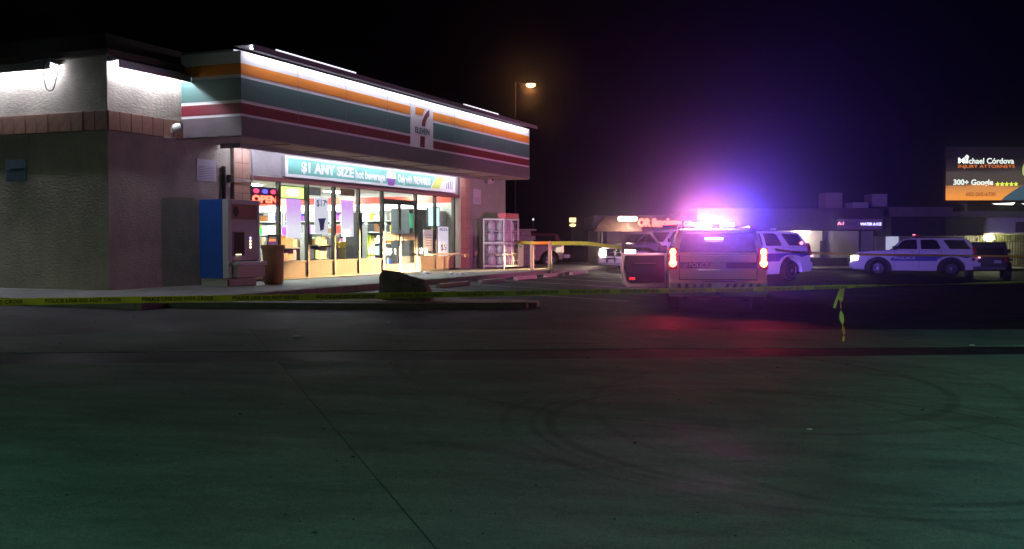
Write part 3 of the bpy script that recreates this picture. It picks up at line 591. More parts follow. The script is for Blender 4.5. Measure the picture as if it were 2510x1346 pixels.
# ------------------------------------------------------------------ barrier tape
M_tape = mat('yellow_tape', (.92, .66, .05), .45, spec=.4); M_tink = mat('tape_ink', (.04, .035, .01), .6)
def smooth_path(P, n):
    out = []
    for i in range(len(P)-1):
        p0 = P[max(0, i-1)]; p1 = P[i]; p2 = P[i+1]; p3 = P[min(len(P)-1, i+2)]
        for k in range(n):
            t = k/n; out.append(.5*((2*p1)+(-p0+p2)*t+(2*p0-5*p1+4*p2-p3)*t*t+(-p0+3*p1-3*p2+p3)*t**3))
    out.append(P[-1]); return out
def tape(P, width, tw, label, letters=True, n=16, name='barrier_tape'):
    Q = smooth_path([Vector(p) for p in P], n); L_ = [0]
    for i in range(1, len(Q)): L_.append(L_[-1]+(Q[i]-Q[i-1]).length)
    def frame(s):
        s = max(0, min(L_[-1]-1e-4, s)); i = max(j for j in range(len(L_)-1) if L_[j] <= s); f = (s-L_[i])/(L_[i+1]-L_[i]); p = Q[i].lerp(Q[i+1], f)
        d = (Q[i+1]-Q[i]).normalized(); up = Vector((0, 0, 1)); sd = d.cross(up).normalized(); up = sd.cross(d)
        a = tw(s/L_[-1], s); return p, up*cos(a)+sd*sin(a), -up*sin(a)+sd*cos(a)
    mb = MB(); m = len(Q)*2; vs = []
    for k in range(m):
        p, u, nn = frame(L_[-1]*k/(m-1)); wv = width/2*(1+.06*sin(k*1.7)); c_ = width*.10*sin(k*.9)
        vs += [p+u*wv+nn*.0, p+nn*(.006+c_*.5), p-u*wv]
    mb.add(vs, [f for k in range(m-1) for f in ((3*k, 3*k+3, 3*k+4, 3*k+1), (3*k+1, 3*k+4, 3*k+5, 3*k+2))])
    root = link(name, mb, M_tape, smooth=True); tag(root, label, 'barrier tape')
    if letters:
        base = text_me('POLICE LINE DO NOT CROSS', width*.72, 0, width*.018, 'LEFT', 1.08); wd = max(v.co.x for v in base.vertices); s0 = .1; gap = .22
        while s0+wd < L_[-1]*letters:
            me = base.copy()
            for v in me.vertices:
                p, u, nn = frame(s0+v.co.x); c = p+u*v.co.y*1.0
                v.co = c+nn*.02 if tape.side > 0 else c-nn*.02
            me.materials.clear(); link('lettering', me, M_tink, root); s0 += wd+gap
    return root
tape.side = 1
z1 = lambda u, v, Y: at(u, v, Y)
tape([z1(-700, 752, 10.3), z1(-300, 746, 10.6), z1(0, 740.5, 11), z1(400, 734, 11.6), z1(800, 727.5, 12.4), z1(1200, 720, 13.8), z1(1500, 714.5, 15.2), z1(1800, 710, 16.6), z1(2064, 703, 17.5), z1(2300, 697, 19.5), z1(2510, 691.5, 22), z1(2800, 684, 26), z1(3000, 680, 29)],
     .076, lambda f, s: .25*sin(s*1.1) + (0 if s < 13.5 else min(1.2, (s-13.5)*.35)), 'long yellow police tape stretched across the whole foreground', letters=.8)
# dangling tail
k0 = z1(2064, 704, 17.5)
tape([k0, z1(2061, 740, 17.5), z1(2062, 765, 17.47), z1(2065, 795, 17.4), z1(2069, 820, 17.35), z1(2066, 836, 17.3)], .085, lambda f, s: pi/2*0+(1.35 if f < .01 else 0)+1.45*math.exp(-((f-.56)/.13)**2), 'knotted tape tail hanging from the long tape almost to the ground', letters=0, n=8, name='tape_tail')
tape([k0, z1(2056, 722, 17.5), z1(2049, 741, 17.45), z1(2045, 755, 17.4)], .05, lambda f, s: .8*f, 'short loose tape end beside the hanging tail', letters=0, n=6, name='tape_tail')
# second tape: shop end wall - posts - patrol car
tape([s2w(20.3, -1.5, 1.72), POST1+Vector((-.03, -.085, 1.17)), POST2+Vector((-.03, -.085, 1.19))], .11, lambda f, s: .1*sin(s*2), 'short yellow tape between the ice chest and both guard posts', letters=0, n=10)
tape([POST2+Vector((.05, -.09, 1.17)), z1(1435, 597, 34.5), z1(1515, 606, 31), z1(1600, 612, 27.8)], .15, lambda f, s: .25+.7*f, 'yellow tape running from the right guard post to the open car door', letters=0, n=10)
tape([z1(1900, 612, 27.5), z1(1960, 618, 29.5), z1(2120, 624, 33), z1(2300, 626, 36), z1(2450, 628, 38), z1(2800, 632, 41)], .07, lambda f, s: .4*sin(s*.8), 'thin far tape passing in front of the side-on patrol car', letters=0, n=10)
# ------------------------------------------------------------------ vehicles
SX, SY, SZ = 1.12, 1.06, .97
def sc(p, k=(SX, SY, SZ)): return (p[0]*k[0], p[1]*k[1], p[2]*k[2])
M_pw = mat('police_white_paint', (.74, .74, .76), .3, coat=.5); M_cg = mat('car_glass', (.012, .012, .016), .05, spec=.8); M_blk = mat('black_plastic', (.02, .02, .022), .55)
M_tyre = mat('tyre_rubber', (.018, .018, .018), .8); M_rim = mat('steel_rim', (.25, .25, .26), .35, metal=.8); M_red = mat('tail_lens_red', (.45, .01, .01), .2)
M_chr = mat('chrome', (.7, .7, .72), .12, metal=1); M_bluev = mat('livery_blue', (.02, .05, .3), .35); M_int = mat('door_trim_dark', (.03, .028, .035), .6)
def loft(name, lower, upper, wl, wu, m, par, K, bevel=.035, arches=()):
    mb = MB()
    out = [sc((x, 0, z), K) for x, z in lower]
    n = len(out); w = wl*K[1]
    mb.add([(p[0], -w, p[2]) for p in out]+[(p[0], w, p[2]) for p in out], [tuple(range(n)), tuple(range(2*n-1, n-1, -1))]+[(i, i+n, (i+1) % n+n, (i+1) % n) for i in range(n)])
    o = link(name, mb, m, par, bevel=bevel, smooth=True)
    zs_ = [z for x, z in upper]; zb_, zt_ = min(zs_), max(zs_); mb = MB(); n = len(upper)
    def wy(z): return (wl-.02+(wu-wl+.02)*(z-zb_)/(zt_-zb_))*K[1]
    mb.add([(x*K[0], -wy(z), z*K[2]) for x, z in upper]+[(x*K[0], wy(z), z*K[2]) for x, z in upper], [tuple(range(n)), tuple(range(2*n-1, n-1, -1))]+[(i, i+n, (i+1) % n+n, (i+1) % n) for i in range(n)])
    c = link('cabin', mb, m, par, bevel=bevel, smooth=True)
    return wy
def arch(cx, cz, r, a0=180, a1=0, n=9, sq=1):
    return [(cx+r*cos(R(a0+(a1-a0)*i/(n-1))), cz+r*sq*sin(R(a0+(a1-a0)*i/(n-1)))) for i in range(n)]
def side_panel(name, pts, wy, m, par, K, t=.008, sides=(1, -1), off=.004):
    res = []
    for s in sides:
        mb = MB(); n = len(pts)
        a = [(x*K[0], s*(wy(z)+off), z*K[2]) for x, z in pts]; b = [(x*K[0], s*(wy(z)+off-t), z*K[2]) for x, z in pts]
        mb.add(a+b, [tuple(range(n)), tuple(range(2*n-1, n-1, -1))]+[(i, i+n, (i+1) % n+n, (i+1) % n) for i in range(n)]); res.append(link(name, mb, m, par))
    return res
def wheel(par, x, y, r, w, s):
    h = link('wheel', MB().lathe([(r*.62, -w/2), (r*.94, -w/2), (r, -w*.38), (r, w*.38), (r*.94, w/2), (r*.62, w/2)], (0, 0, 0), 24, 'y'), M_tyre, par, smooth=True); h.location = (x, y, r)
    yo = s*w*.5
    rm = MB().lathe([(r*.6, 0), (r*.62, .02*s), (r*.55, -.03*s), (r*.2, -.01*s), (r*.16, .03*s), (r*.02, .035*s)], (0, yo, 0), 20, 'y'); link('rim', rm, M_rim, h, smooth=True)
    hl = MB()
    for k in range(6): hl.lathe([(r*.07, .0), (r*.07, .012*s)], (r*.38*cos(k*pi/3), yo-.008*s, r*.38*sin(k*pi/3)), 8, 'y')
    link('rim_holes', hl, M_blk, h)
def rimset(par, xs, y, r, w):
    for x in xs:
        for s in (1, -1): wheel(par, x, s*y, r, w, s)
LOW = [(2.50, .34), (2.57, .5), (2.56, .82), (2.50, 1.1), (2.36, 1.2), (1.7, 1.27), (.98, 1.31), (-2.42, 1.31), (-2.46, 1.2), (-2.50, .95), (-2.50, .74), (-2.60, .70), (-2.61, .48), (-2.5, .36), (-2.02, .33)]
LOW += arch(-1.48, .38, .56, 180, 0, 13, 1.05)+[(-.91, .28), (.89, .28)]+arch(1.46, .38, .56, 180, 0, 13, 1.05)+[(2.0, .32)]
UPP = [(.98, 1.30), (.55, 1.78), (.30, 1.88), (0, 1.905), (-1.5, 1.905), (-2.02, 1.88), (-2.12, 1.82), (-2.42, 1.30)]
def tube_light(par, name, M_, mb): return link(name, mb, M_, par)
def patrol(x, y, head, label, strobe=False, tail=None, heads=None, door=False, push=True):
    K = (SX, SY, SZ); e = empty('patrol_car', (x, y, gh(x, y)), R(head), label, 'patrol car', 'white patrol cars')
    wy = loft('body', LOW, UPP, 1.0, .79, M_pw, e, K)
    link('underbody', MB().box(-2.35*SX, 2.4*SX, -.72, .72, .28, 1.15), M_blk, e)
    rimset(e, (-1.48*SX, 1.46*SX), .90*SY, .39, .27)
    W1 = [(.78, 1.37), (.47, 1.76), (.28, 1.83), (-.10, 1.83), (-.12, 1.36)]; W2 = [(-.28, 1.36), (-.25, 1.83), (-.78, 1.83), (-.9, 1.78), (-1.05, 1.45), (-1.02, 1.36)]; W3 = [(-1.42, 1.37), (-1.15, 1.82), (-1.98, 1.80), (-2.25, 1.37)]
    for w_ in (W1, W2, W3): side_panel('side_window', w_, wy, M_cg, e, K)
    def quad(name, pts3, m, t=.008):
        P = [Vector(sc(p, K)) for p in pts3]; nn = (P[1]-P[0]).cross(P[2]-P[0]).normalized(); n = len(P)
        return link(name, MB().add([p+nn*.006 for p in P]+[p-nn*t for p in P], [tuple(range(n)), tuple(range(2*n-1, n-1, -1))]+[(i, i+n, (i+1) % n+n, (i+1) % n) for i in range(n)]), m, e)
    quad('windshield', [(.94, .84, 1.345), (.57, .74, 1.76), (.57, -.74, 1.76), (.94, -.84, 1.345)], M_cg)
    quad('rear_window', [(-2.40, -.80, 1.37), (-2.165, -.72, 1.80), (-2.165, .72, 1.80), (-2.40, .80, 1.37)], M_cg)
    # rear end: pillar lamps, tailgate lines, handle, plate, bumper
    for s in (1, -1):
        h = link('tail_light', MB().prism([(-2.53, .98), (-2.36, .98), (-2.28, 1.46), (-2.38, 1.46), (-2.47, 1.30)], 0, 1, 'xz'), M_red, e)
        for v in h.data.vertices: v.co = Vector((v.co.x*SX, s*(.83+.185*v.co.y)*SY, v.co.z*SZ))
        if tail:
            for z_, r_ in ((1.37, .066), (1.24, .055), (1.10, .082)):
                xb = -2.47 if z_ < 1.3 else -2.44
                ln = link('lens', MB().lathe([(.2, 0), (.9, .0), (1, .3), (.6, 1), (.1, 1.1)], (0, 0, 0), 14, 'z'), tail, h)
                for v in ln.data.vertices: v.co = Vector(((xb*SX)-.03-v.co.z*.03, s*(.925*SY)+v.co.x*r_*1.05, z_*SZ+v.co.y*r_*1.25))
    link('tailgate_trim', MB().box(-2.53*SX, -2.49*SX, -.80*SY, .80*SY, .73*SZ, .76*SZ).box(-2.51*SX, -2.475*SX, -.80*SY, -.785*SY, .76*SZ, 1.30*SZ).box(-2.51*SX, -2.475*SX, .785*SY, .80*SY, .76*SZ, 1.30*SZ), M_blk, e)
    link('tailgate_band', MB().box(-2.525*SX, -2.48*SX, -.78*SY, .78*SY, 1.0*SZ, 1.14*SZ), mat('livery_dark', (.05, .05, .16), .35), e)
    text('lettering', 'POLICE', M_pw, e, T((0, 0, 0)) @ Matrix.Translation((-2.53*SX, .42, 1.07*SZ)) @ Matrix.Rotation(-pi/2, 4, 'Z'), .13, bold=.002)
    link('number_plate', MB().box(-2.54*SX, -2.526*SX, -.17, .17, .98*SZ, 1.13*SZ), mat('plate', (.45, .42, .45), .5), e)
    link('tailgate_handle', MB().box(-2.55*SX, -2.50*SX, -.03, .42, .955*SZ, .985*SZ).tube((-2.54*SX, .06, 1.16*SZ), (-2.50*SX, .06, 1.16*SZ), .03), M_chr, e)
    bmp = link('rear_bumper', MB().box(-2.66*SX, -2.50*SX, -.98*SY, .98*SY, .50*SZ, .70*SZ), M_pw, e, bevel=.03)
    for k in list(range(-5, 0))+list(range(1, 6)):
        yy = (k+.2)*.155*SY; link('chevron', MB().prism([(yy-.05, .52*SZ), (yy+.02, .52*SZ), (yy-.01+.035*(-1 if k < 0 else 1), .66*SZ), (yy-.08+.035*(-1 if k < 0 else 1), .66*SZ)], -2.664*SX, -2.661*SX, 'yz'), M_blk, bmp)
    link('step_pad', MB().box(-2.655*SX, -2.52*SX, -.36, .36, .702*SZ, .715*SZ), M_blk, bmp)
    link('tow_bar', MB().box(-2.64*SX, -2.4*SX, -.06, .06, .38, .48), M_blk, e)
    # front end
    link('grille', MB().box(2.50*SX, 2.585*SX, -.50*SY, .50*SY, .74*SZ, 1.05*SZ), M_blk, e); link('grille_bar', MB().box(2.587*SX, 2.6*SX, -.5*SY, .5*SY, .88*SZ, .92*SZ), M_chr, e)
    link('front_bumper', MB().box(2.45*SX, 2.66*SX, -.97*SY, .97*SY, .42*SZ, .70*SZ), M_pw, e, bevel=.05)
    for s in (1, -1):
        link('headlight', MB().prism([(2.30, .80), (2.595, .76), (2.575, 1.02), (2.26, 1.10)], 0, 1, 'xz').mesh('headlight'), heads or M_chr, e)
        h = [o for o in e.children if o.name.startswith('headlight')][-1]
        for v in h.data.vertices: v.co = Vector((v.co.x*SX, s*(.60+.41*v.co.y)*SY, v.co.z*SZ))
    if push: link('push_bar', MB().tube((2.72*SX, -.3, .45), (2.72*SX, -.3, 1.02), .03).tube((2.72*SX, .3, .45), (2.72*SX, .3, 1.02), .03).tube((2.72*SX, -.42, .98), (2.72*SX, .42, .98), .03).tube((2.72*SX, -.42, .62), (2.72*SX, .42, .62), .03).box(2.6*SX, 2.72*SX, -.32, -.28, .5, .56).box(2.6*SX, 2.72*SX, .28, .32, .5, .56), M_blk, e)
    # sides: livery, handles, mirrors, sill
    wl = lambda z: 1.0*SY
    liv = [(.93, .77), (-.88, .77), (-.96, .88), (-1.1, .96), (-1.3, 1.01), (-1.66, 1.01), (-1.86, .97), (-2.05, .92), (-2.42, 1.02), (-2.42, 1.12), (-1.9, 1.09), (-1, 1.07), (.4, 1.06), (.75, 1.02), (.95, .90)]
    side_panel('livery_stripe', liv, wl, M_bluev, e, K, .003, off=.006)
    for s in (1, -1):
        text('lettering', 'POLICE', M_pw, e, Matrix.Translation((.42, -s*1.0*SY*-1 if False else s*(SY+.009), .91*SZ)) @ Matrix.Rotation(0 if s < 0 else pi, 4, 'Z'), .16, w=.95, bold=.003)
        for xh in (-.02, -1.0): link('door_handle', MB().box((xh)*SX, (xh+.14)*SX, s*SY-.0 if s < 0 else SY, s*SY+s*.03 if s > 0 else -SY-.03, 1.2*SZ, 1.225*SZ), M_chr, e)
        link('side_mirror', MB().box(.70*SX, .86*SX, s*1.0*SY, s*1.22*SY, 1.33*SZ, 1.50*SZ), M_blk, e, bevel=.03)
        link('sill_strip', MB().box(-.9*SX, .88*SX, s*.93*SY, s*.985*SY, .26*SZ, .31*SZ), M_blk, e)
        for xd in (.80, -.20, -1.08):
            link('door_gap', MB().box((xd-.006)*SX, (xd+.006)*SX, s*(SY-.002), s*(SY+.0035), .40*SZ, 1.30*SZ), M_blk, e)
        link('roof_rail', MB().tube((.0, s*.70*SY, 1.95*SZ), (-1.9*SX, s*.70*SY, 1.95*SZ), .018).tube((0, s*.7*SY, 1.90*SZ), (0, s*.7*SY, 1.95*SZ), .018).tube((-1.9*SX, s*.7*SY, 1.88*SZ), (-1.9*SX, s*.7*SY, 1.95*SZ), .018), M_blk, e)
    lb = link('light_bar', MB().box(-.32, .06, -.54, .54, 1.90*SZ+.03, 1.90*SZ+.07).box(-.2, -.1, -.5, -.42, 1.9*SZ-.01, 1.9*SZ+.03).box(-.2, -.1, .42, .5, 1.9*SZ-.01, 1.9*SZ+.03), M_blk, e)
    for k in range(8):
        yy = .54-.135*(k+.5); mm = strobe[k] if strobe else (mat('bar_dark_red', (.25, .02, .03), .2) if k < 4 else mat('bar_dark_blue', (.02, .03, .25), .2))
        link('light_module', MB().box(-.31, .05, yy-.064, yy+.064, 1.90*SZ+.072, 1.90*SZ+.18), mm, lb, bevel=.012)
    link('antenna', MB().box(-1.95, -1.85, -.1, .1, 1.9*SZ, 1.9*SZ+.14), mat('antenna_box', (.5, .45, .5), .5), e)
    if door:
        side_panel('door_opening', [(.80, .42), (.80, 1.30), (.50, 1.78), (-.12, 1.85), (-.14, .42)], lambda z: (1.0 if z < 1.3 else 1.0-.21*(z-1.3)/.6)*SY+.008, M_int, e, K, .01, (1,), .006)
        d = link('door', MB().prism([(0, .40), (0, 1.30), (-.98, 1.30), (-1.0, .9), (-.94, .5), (-.86, .40)], -.03, .05), M_pw, e, bevel=.02)
        link('door_trim', MB().prism([(-.05, .52), (-.05, 1.24), (-.90, 1.24), (-.93, .9), (-.86, .58), (-.78, .52)], -.06, -.031), mat('door_trim_violet', (.014, .008, .022), .6), d, bevel=.01)
        fr_ = MB().prism([(0, 1.30), (.0, 1.36), (-.28, 1.76), (-.30, 1.84), (-.02-.32, 1.86), (-.96, 1.86), (-.98, 1.30), (-.92, 1.30), (-.90, 1.80), (-.36, 1.80), (-.06, 1.36), (-.06, 1.30)], -.02, .04)
        link('window_frame', fr_, M_blk, d); link('window', MB().prism([(-.06, 1.31), (-.06, 1.36), (-.36, 1.80), (-.90, 1.80), (-.92, 1.31)], .0, .006), glass('door_glass', (.45, .45, .5)), d)
        link('arm_rest', MB().box(-.75, -.25, -.11, -.061, .98, 1.04), M_blk, d, bevel=.015); link('door_lamp', MB().box(-.82, -.70, -.066, -.0605, .60, .66), mat('door_red_lamp', (.6, .02, .02), emit=1.5, ecol=(1, .03, .05)), d)
        for c_ in [d]+list(d.children):
            c_.data.transform(Matrix.Diagonal((SX*1.08, 1, SZ, 1)))
        d.location = (.82*SX, 1.03*SY, 0); d.rotation_euler = (0, 0, R(-72))
    return e
M_tl = mat('tail_lens_lit', (1, .4, .1), emit=9, ecol=(1, .42, .09)); M_hd = mat('headlamp_lit', (1, 1, .9), emit=60, ecol=(1, .86, .62)); M_hd2 = mat('headlamp_lit_soft', (1, 1, .9), emit=14, ecol=(1, .9, .7))
def em(n, c, s): return mat(n, c, emit=s, ecol=c)
stro = [em('strobe_red', (1, .05, .25), 14), em('strobe_pink', (1, .3, .7), 34), em('strobe_white', (.9, .75, 1), 60), em('strobe_white', (.9, .75, 1), 60), em('strobe_lilac', (.7, .6, 1), 50), em('strobe_cyan', (.25, .8, 1), 26), em('strobe_blue', (.05, .2, 1), 18), em('strobe_deep_blue', (.05, .1, 1), 8)]
HD = 90-8.0
PCX, PCY = 4.52+2.87*cos(R(HD)), 22.35+2.87*sin(R(HD))
car = patrol(PCX, PCY, HD, 'patrol car seen from behind with driver door open and roof lights flashing', strobe=stro, tail=M_tl, door=True)
# roof strobes as lamps
def lamp(name, kind, loc, col, power, parent=None, radius=.05, **k):
    l = bpy.data.lights.new(name, kind); l.color = col; l.energy = power
    if kind in ('POINT', 'SPOT'): l.shadow_soft_size = radius
    o = bpy.data.objects.new(name, l); COL.objects.link(o); o.location = loc
    if parent: o.parent = parent
    for a, b in k.items(): setattr(l, a, b)
    return o
zl = 1.9*SZ+.3
lamp('strobe_lamp', 'POINT', (-.12, .42, zl), (1, .36, .42), 430, car, .45)
lamp('strobe_lamp', 'POINT', (-.12, .0, zl), (.75, .25, 1), 50, car, .06)
lamp('strobe_lamp', 'POINT', (-.12, -.42, zl), (.16, .10, 1), 170, car, .06)
for yy, colr, pw, yaw in ((.22, (1, .16, .75), 2000, 3), (-.08, (.50, .22, 1), 2200, 0), (-.44, (.07, .06, 1), 17000, -10)):   # rear facing modules
    o = lamp('strobe_beam_rear', 'SPOT', (-.34, yy, zl-.05), colr, pw, car, .05, spot_size=R(40), spot_blend=1); o.rotation_euler = (R(99), 0, R(90-yaw))
for yy, colr, pw, yaw in ((.35, (1, .2, .6), 5000, 14), (-.35, (.25, .15, 1), 9000, -12)):                                  # front facing modules
    o = lamp('strobe_beam_front', 'SPOT', (.12, yy, zl-.05), colr, pw, car, .05, spot_size=R(70), spot_blend=1); o.rotation_euler = (R(88), 0, R(-90+yaw))
for s in (1, -1):
    lamp('tail_lamp_glow', 'POINT', (-2.60*SX-.12, s*.93*SY, 1.2*SZ), (1, .05, .04), 1.0, car, .05)
    lamp('brake_beam', 'SPOT', (-2.60*SX-.1, s*.93*SY, 1.2*SZ), (1, .04, .09), 110, car, .05, spot_size=R(90), spot_blend=1).rotation_euler = (R(70), 0, R(90))
# warm warning light strip at the rear window
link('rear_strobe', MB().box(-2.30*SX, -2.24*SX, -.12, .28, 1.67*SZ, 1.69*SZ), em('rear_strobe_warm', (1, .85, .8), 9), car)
c2 = patrol(9.75-1.35, 38.9-1.15, 216, 'patrol car half hidden behind the flashing one, only its rear quarter showing', push=True, tail=None)
c3 = patrol(19.75, 50.2, 160.5, 'side-on white patrol car with blue stripe facing left near the right edge', heads=M_hd2)
c4 = patrol(6.75, 43.4, 208, 'patrol car with blazing headlights behind the open car door', heads=M_hd)
lamp('marker_lamp', 'POINT', (-2.62*SX, .95*SY, 1.0*SZ), (1, .1, .15), 3, c2, .03); link('marker_light', MB().box(-2.61*SX, -2.53*SX, .9*SY, 1.015*SY, .93*SZ, .99*SZ), em('marker_red', (1, .25, .3), 5), c2)
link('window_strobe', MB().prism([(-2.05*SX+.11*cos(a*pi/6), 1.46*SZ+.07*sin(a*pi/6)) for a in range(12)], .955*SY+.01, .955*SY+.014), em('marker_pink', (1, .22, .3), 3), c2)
link('marker_light', MB().box(-2.61*SX, -2.53*SX, .9*SY, 1.015*SY, .93*SZ, .99*SZ), em('marker_red', (1, .25, .3), 5), c3)
link('bar_lamp', MB().box(-.06, .06, .5, .6, 1.9*SZ+.152, 1.9*SZ+.19), em('marker_pink', (1, .22, .3), 3), c3)
# headlamp beams of the facing car: low-beam cones falling on the shop front
for s, pw_, yw, wd in ((1, 3200, 2, 2.9), (-1, 28000, 20.5, .9)):
    o = lamp('headlamp_beam', 'SPOT', (2.62*SX+.08, s*.8*SY, .9*SZ), (1, .60, .25), pw_, c4, .07, spot_size=R(14), spot_blend=.15)
    o.rotation_euler = (R(90-3), 0, R(-90+yw)); o.scale = (wd, 1, 1)
lamp('headlamp_beam', 'SPOT', (2.62*SX+.08, .8*SY, .9*SZ), (1, .85, .6), 60, c3, .07, spot_size=R(60), spot_blend=.4).rotation_euler = (R(90-12), 0, R(-90))
# dark boxy off-roader
def offroader():
    x, y = 23.25, 49.9; K = (1, 1.03, .98); e = empty('parked_offroader', (x, y, gh(x, y)), R(68), 'dark boxy off-roader parked behind the side-on patrol car', 'off-roader')
    m = mat('dark_maroon_paint', (.008, .005, .006), .35)
    low = [(1.9, .5), (1.95, .8), (1.85, 1.1), (.75, 1.16), (-1.9, 1.16), (-1.95, .7), (-1.9, .5)]+arch(-1.2, .42, .5, 175, 5, 9)+[(-.6, .45), (.7, .45)]+arch(1.25, .42, .5, 175, 5, 9)
    up = [(.75, 1.15), (.45, 1.76), (.3, 1.82), (-1.75, 1.82), (-1.82, 1.76), (-1.9, 1.15)]
    wy = loft('body', low, up, .80, .68, m, e, K, .04); rimset(e, (-1.2, 1.25), .82, .42, .3)
    link('rear_window', MB().box(-1.93, -1.86, -.58, .58, 1.25, 1.68, Matrix.Rotation(R(-4), 4, 'Y')), M_cg, e, bevel=.03)
    for w_ in ([(.6, 1.22), (.4, 1.7), (-.3, 1.7), (-.3, 1.22)], [(-.45, 1.22), (-.45, 1.7), (-1.6, 1.7), (-1.7, 1.22)]): side_panel('side_window', w_, wy, M_cg, e, K)
    link('rear_bumper', MB().box(-2.12, -1.95, -.7, .7, .48, .64), mat('bumper_grey', (.06, .05, .06), .5), e, bevel=.02)
    for s in (1, -1):
        link('fender', MB().box(-1.75, -.65, s*.80, s*1.0, .9, .98), M_blk, e, bevel=.02); link('fender', MB().box(.7, 1.8, s*.80, s*1.0, .9, .98), M_blk, e, bevel=.02)
        link('tail_light', MB().box(-1.99, -1.94, s*.62, s*.76, .9, 1.05), M_red, e); link('side_mirror', MB().box(.5, .6, s*.85, s*1.08, 1.24, 1.44), M_blk, e, bevel=.03)
    link('number_plate', MB().box(-1.975, -1.955, -.5, -.2, .8, .94), mat('plate', (.45, .42, .45), .5), e)
offroader()
def redcar():
    x, y = .35, 47.6; K = (1.05, 1, 1); e = empty('parked_red_car', (x, y, gh(x, y)), R(190), 'dark red car with round spare wheel parked beyond the guard posts', 'car')
    m = mat('red_paint', (.09, .006, .01), .35, coat=.3)
    low = [(1.9, .35), (2.0, .7), (1.8, .95), (.9, 1.02), (-1.78, 1.05), (-1.86, .6), (-1.8, .34)]+arch(-1.2, .34, .42, 180, 0, 9)+[(-.7, .28), (.8, .28)]+arch(1.25, .34, .42, 180, 0, 9)
    up = [(.9, 1.01), (.35, 1.5), (.1, 1.56), (-1.5, 1.56), (-1.62, 1.5), (-1.78, 1.03)]
    wy = loft('body', low, up, .84, .68, m, e, K, .04); rimset(e, (-1.26, 1.3), .78, .34, .2)
    for w_ in ([(.7, 1.08), (.3, 1.46), (-.3, 1.48), (-.3, 1.08)], [(-.42, 1.08), (-.42, 1.48), (-1.45, 1.47), (-1.55, 1.08)]): side_panel('side_window', w_, wy, M_cg, e, K)
    link('spare_wheel', MB().lathe([(.05, 0), (.3, .02), (.34, .08), (.34, .18), (.3, .22)], (0, 0, 0), 18, 'z', T((-1.98, 0, .95)) @ Matrix.Rotation(pi/2, 4, 'Y')), mat('spare_cover', (.4, .38, .34), .4), e, smooth=True)
    link('rear_bumper', MB().box(-2.25, -1.9, -.8, .8, .42, .6), mat('bumper_pale', (.3, .3, .28), .4), e, bevel=.04)
    for s in (1, -1): link('tail_light', MB().box(-1.92, -1.84, s*.68, s*.85, .68, 1.0), em('tail_pale', (1, .5, .4), .8), e); link('mirror', MB().box(.65, .75, s*.85, s*1.0, 1.05, 1.16), M_blk, e)
redcar()
# low block enclosure beside the shop
p = s2w(21.8, -3.4); e = empty('enclosure_wall', (-.15+.55, 44.2, gh(.4, 44.2)), R(3), 'low plain enclosure wall standing right of the ice chest', 'wall'); M_blkw = mat('block_wall', (.18, .15, .18), .85, var=.2, vscale=3, bump=.3)
for r in range(8):
    for k in range(3):
        a = -.62+.42*k-(.21 if r % 2 else 0); b = a+.41; a = max(a, -.62); b = min(b, .62)
        if b-a > .05: link('block', MB().box(a, b, 0, .2, .02+.205*r, .215+.205*r), M_blkw, e, bevel=.008)
link('coping', MB().box(-.66, .66, -.03, .23, 1.66, 1.74), M_blkw, e, bevel=.01)
# ------------------------------------------------------------------ shops across the street
YB = 62.0; PX = YB/F
def bx_(u): return (u-1255)*PX
def bz_(v): return 1.8+(588-v)*PX
def bbox(name, m, par, u0, u1, v0, v1, y0, y1, bevel=0):
    lx, ly, lz = par.location if par.type == 'EMPTY' else par.parent.location
    return link(name, MB().box(bx_(u0)-lx, bx_(u1)-lx, y0-ly, y1-ly, bz_(v1)-lz, bz_(v0)-lz), m, par, bevel)
M_w1 = mat('shop_wall_beige', (.33, .28, .24), .9, var=.2, vscale=.8, bump=.3); M_w2 = mat('shop_wall_grey', (.42, .38, .42), .9, var=.2, vscale=.7, bump=.3)
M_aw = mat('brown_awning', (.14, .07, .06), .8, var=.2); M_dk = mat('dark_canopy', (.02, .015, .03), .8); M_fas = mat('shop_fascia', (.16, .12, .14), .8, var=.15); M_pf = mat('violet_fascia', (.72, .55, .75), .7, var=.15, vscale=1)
M_wl = em('wall_lamp_warm', (1, .85, .55), 9)
# pavement across
tag(link('far_pavement', MB().box(-10, 60, 58.6, YB+14, -.1, .16), M_walk), kind='structure')
e = empty('corner_shop', (bx_(1560), YB, .16), 0, 'beige corner shop with brown hipped awning and red neon sign', 'shop')
bbox('wall', M_w1, e, 1465, 1700, 562, 652, YB, YB+8); bbox('parapet', M_fas, e, 1455, 1700, 528, 561, YB-.1, YB+8)
lx, ly, lz = e.location
mb = MB(); a0, a1, b0, b1 = bx_(1450)-lx, bx_(1566)-lx, bz_(568)-lz, bz_(531)-lz
mb.add([(a0, -1.6, b0), (a1, -1.6, b0), (a1, -.11, b0), (a0, -.11, b0), (a0+.75, -.5, b1), (a1-.05, -.5, b1), (a1-.05, -.11, b1), (a0+.75, -.11, b1)], [(0,3,2,1),(4,5,6,7),(0,1,5,4),(1,2,6,5),(2,3,7,6),(3,0,4,7)]); link('awning', mb, M_aw, e)
link('awning_post', MB().box(a0+.45, a0+.55, -1.5, -1.4, 0, b0), M_w1, e); bbox('door', M_dk, e, 1470, 1487, 568, 625, YB-.06, YB-.002)
link('wall_lamp', MB().prism([(bx_(1506)-lx, bz_(537)-lz), (bx_(1509)-lx, bz_(533)-lz), (bx_(1549)-lx, bz_(533)-lz), (bx_(1553)-lx, bz_(537)-lz), (bx_(1550)-lx, bz_(543)-lz), (bx_(1508)-lx, bz_(543)-lz)], -1.95, -1.75), M_wl, e)
bbox('window', M_cg, e, 1600, 1640, 575, 625, YB-.05, YB-.002)
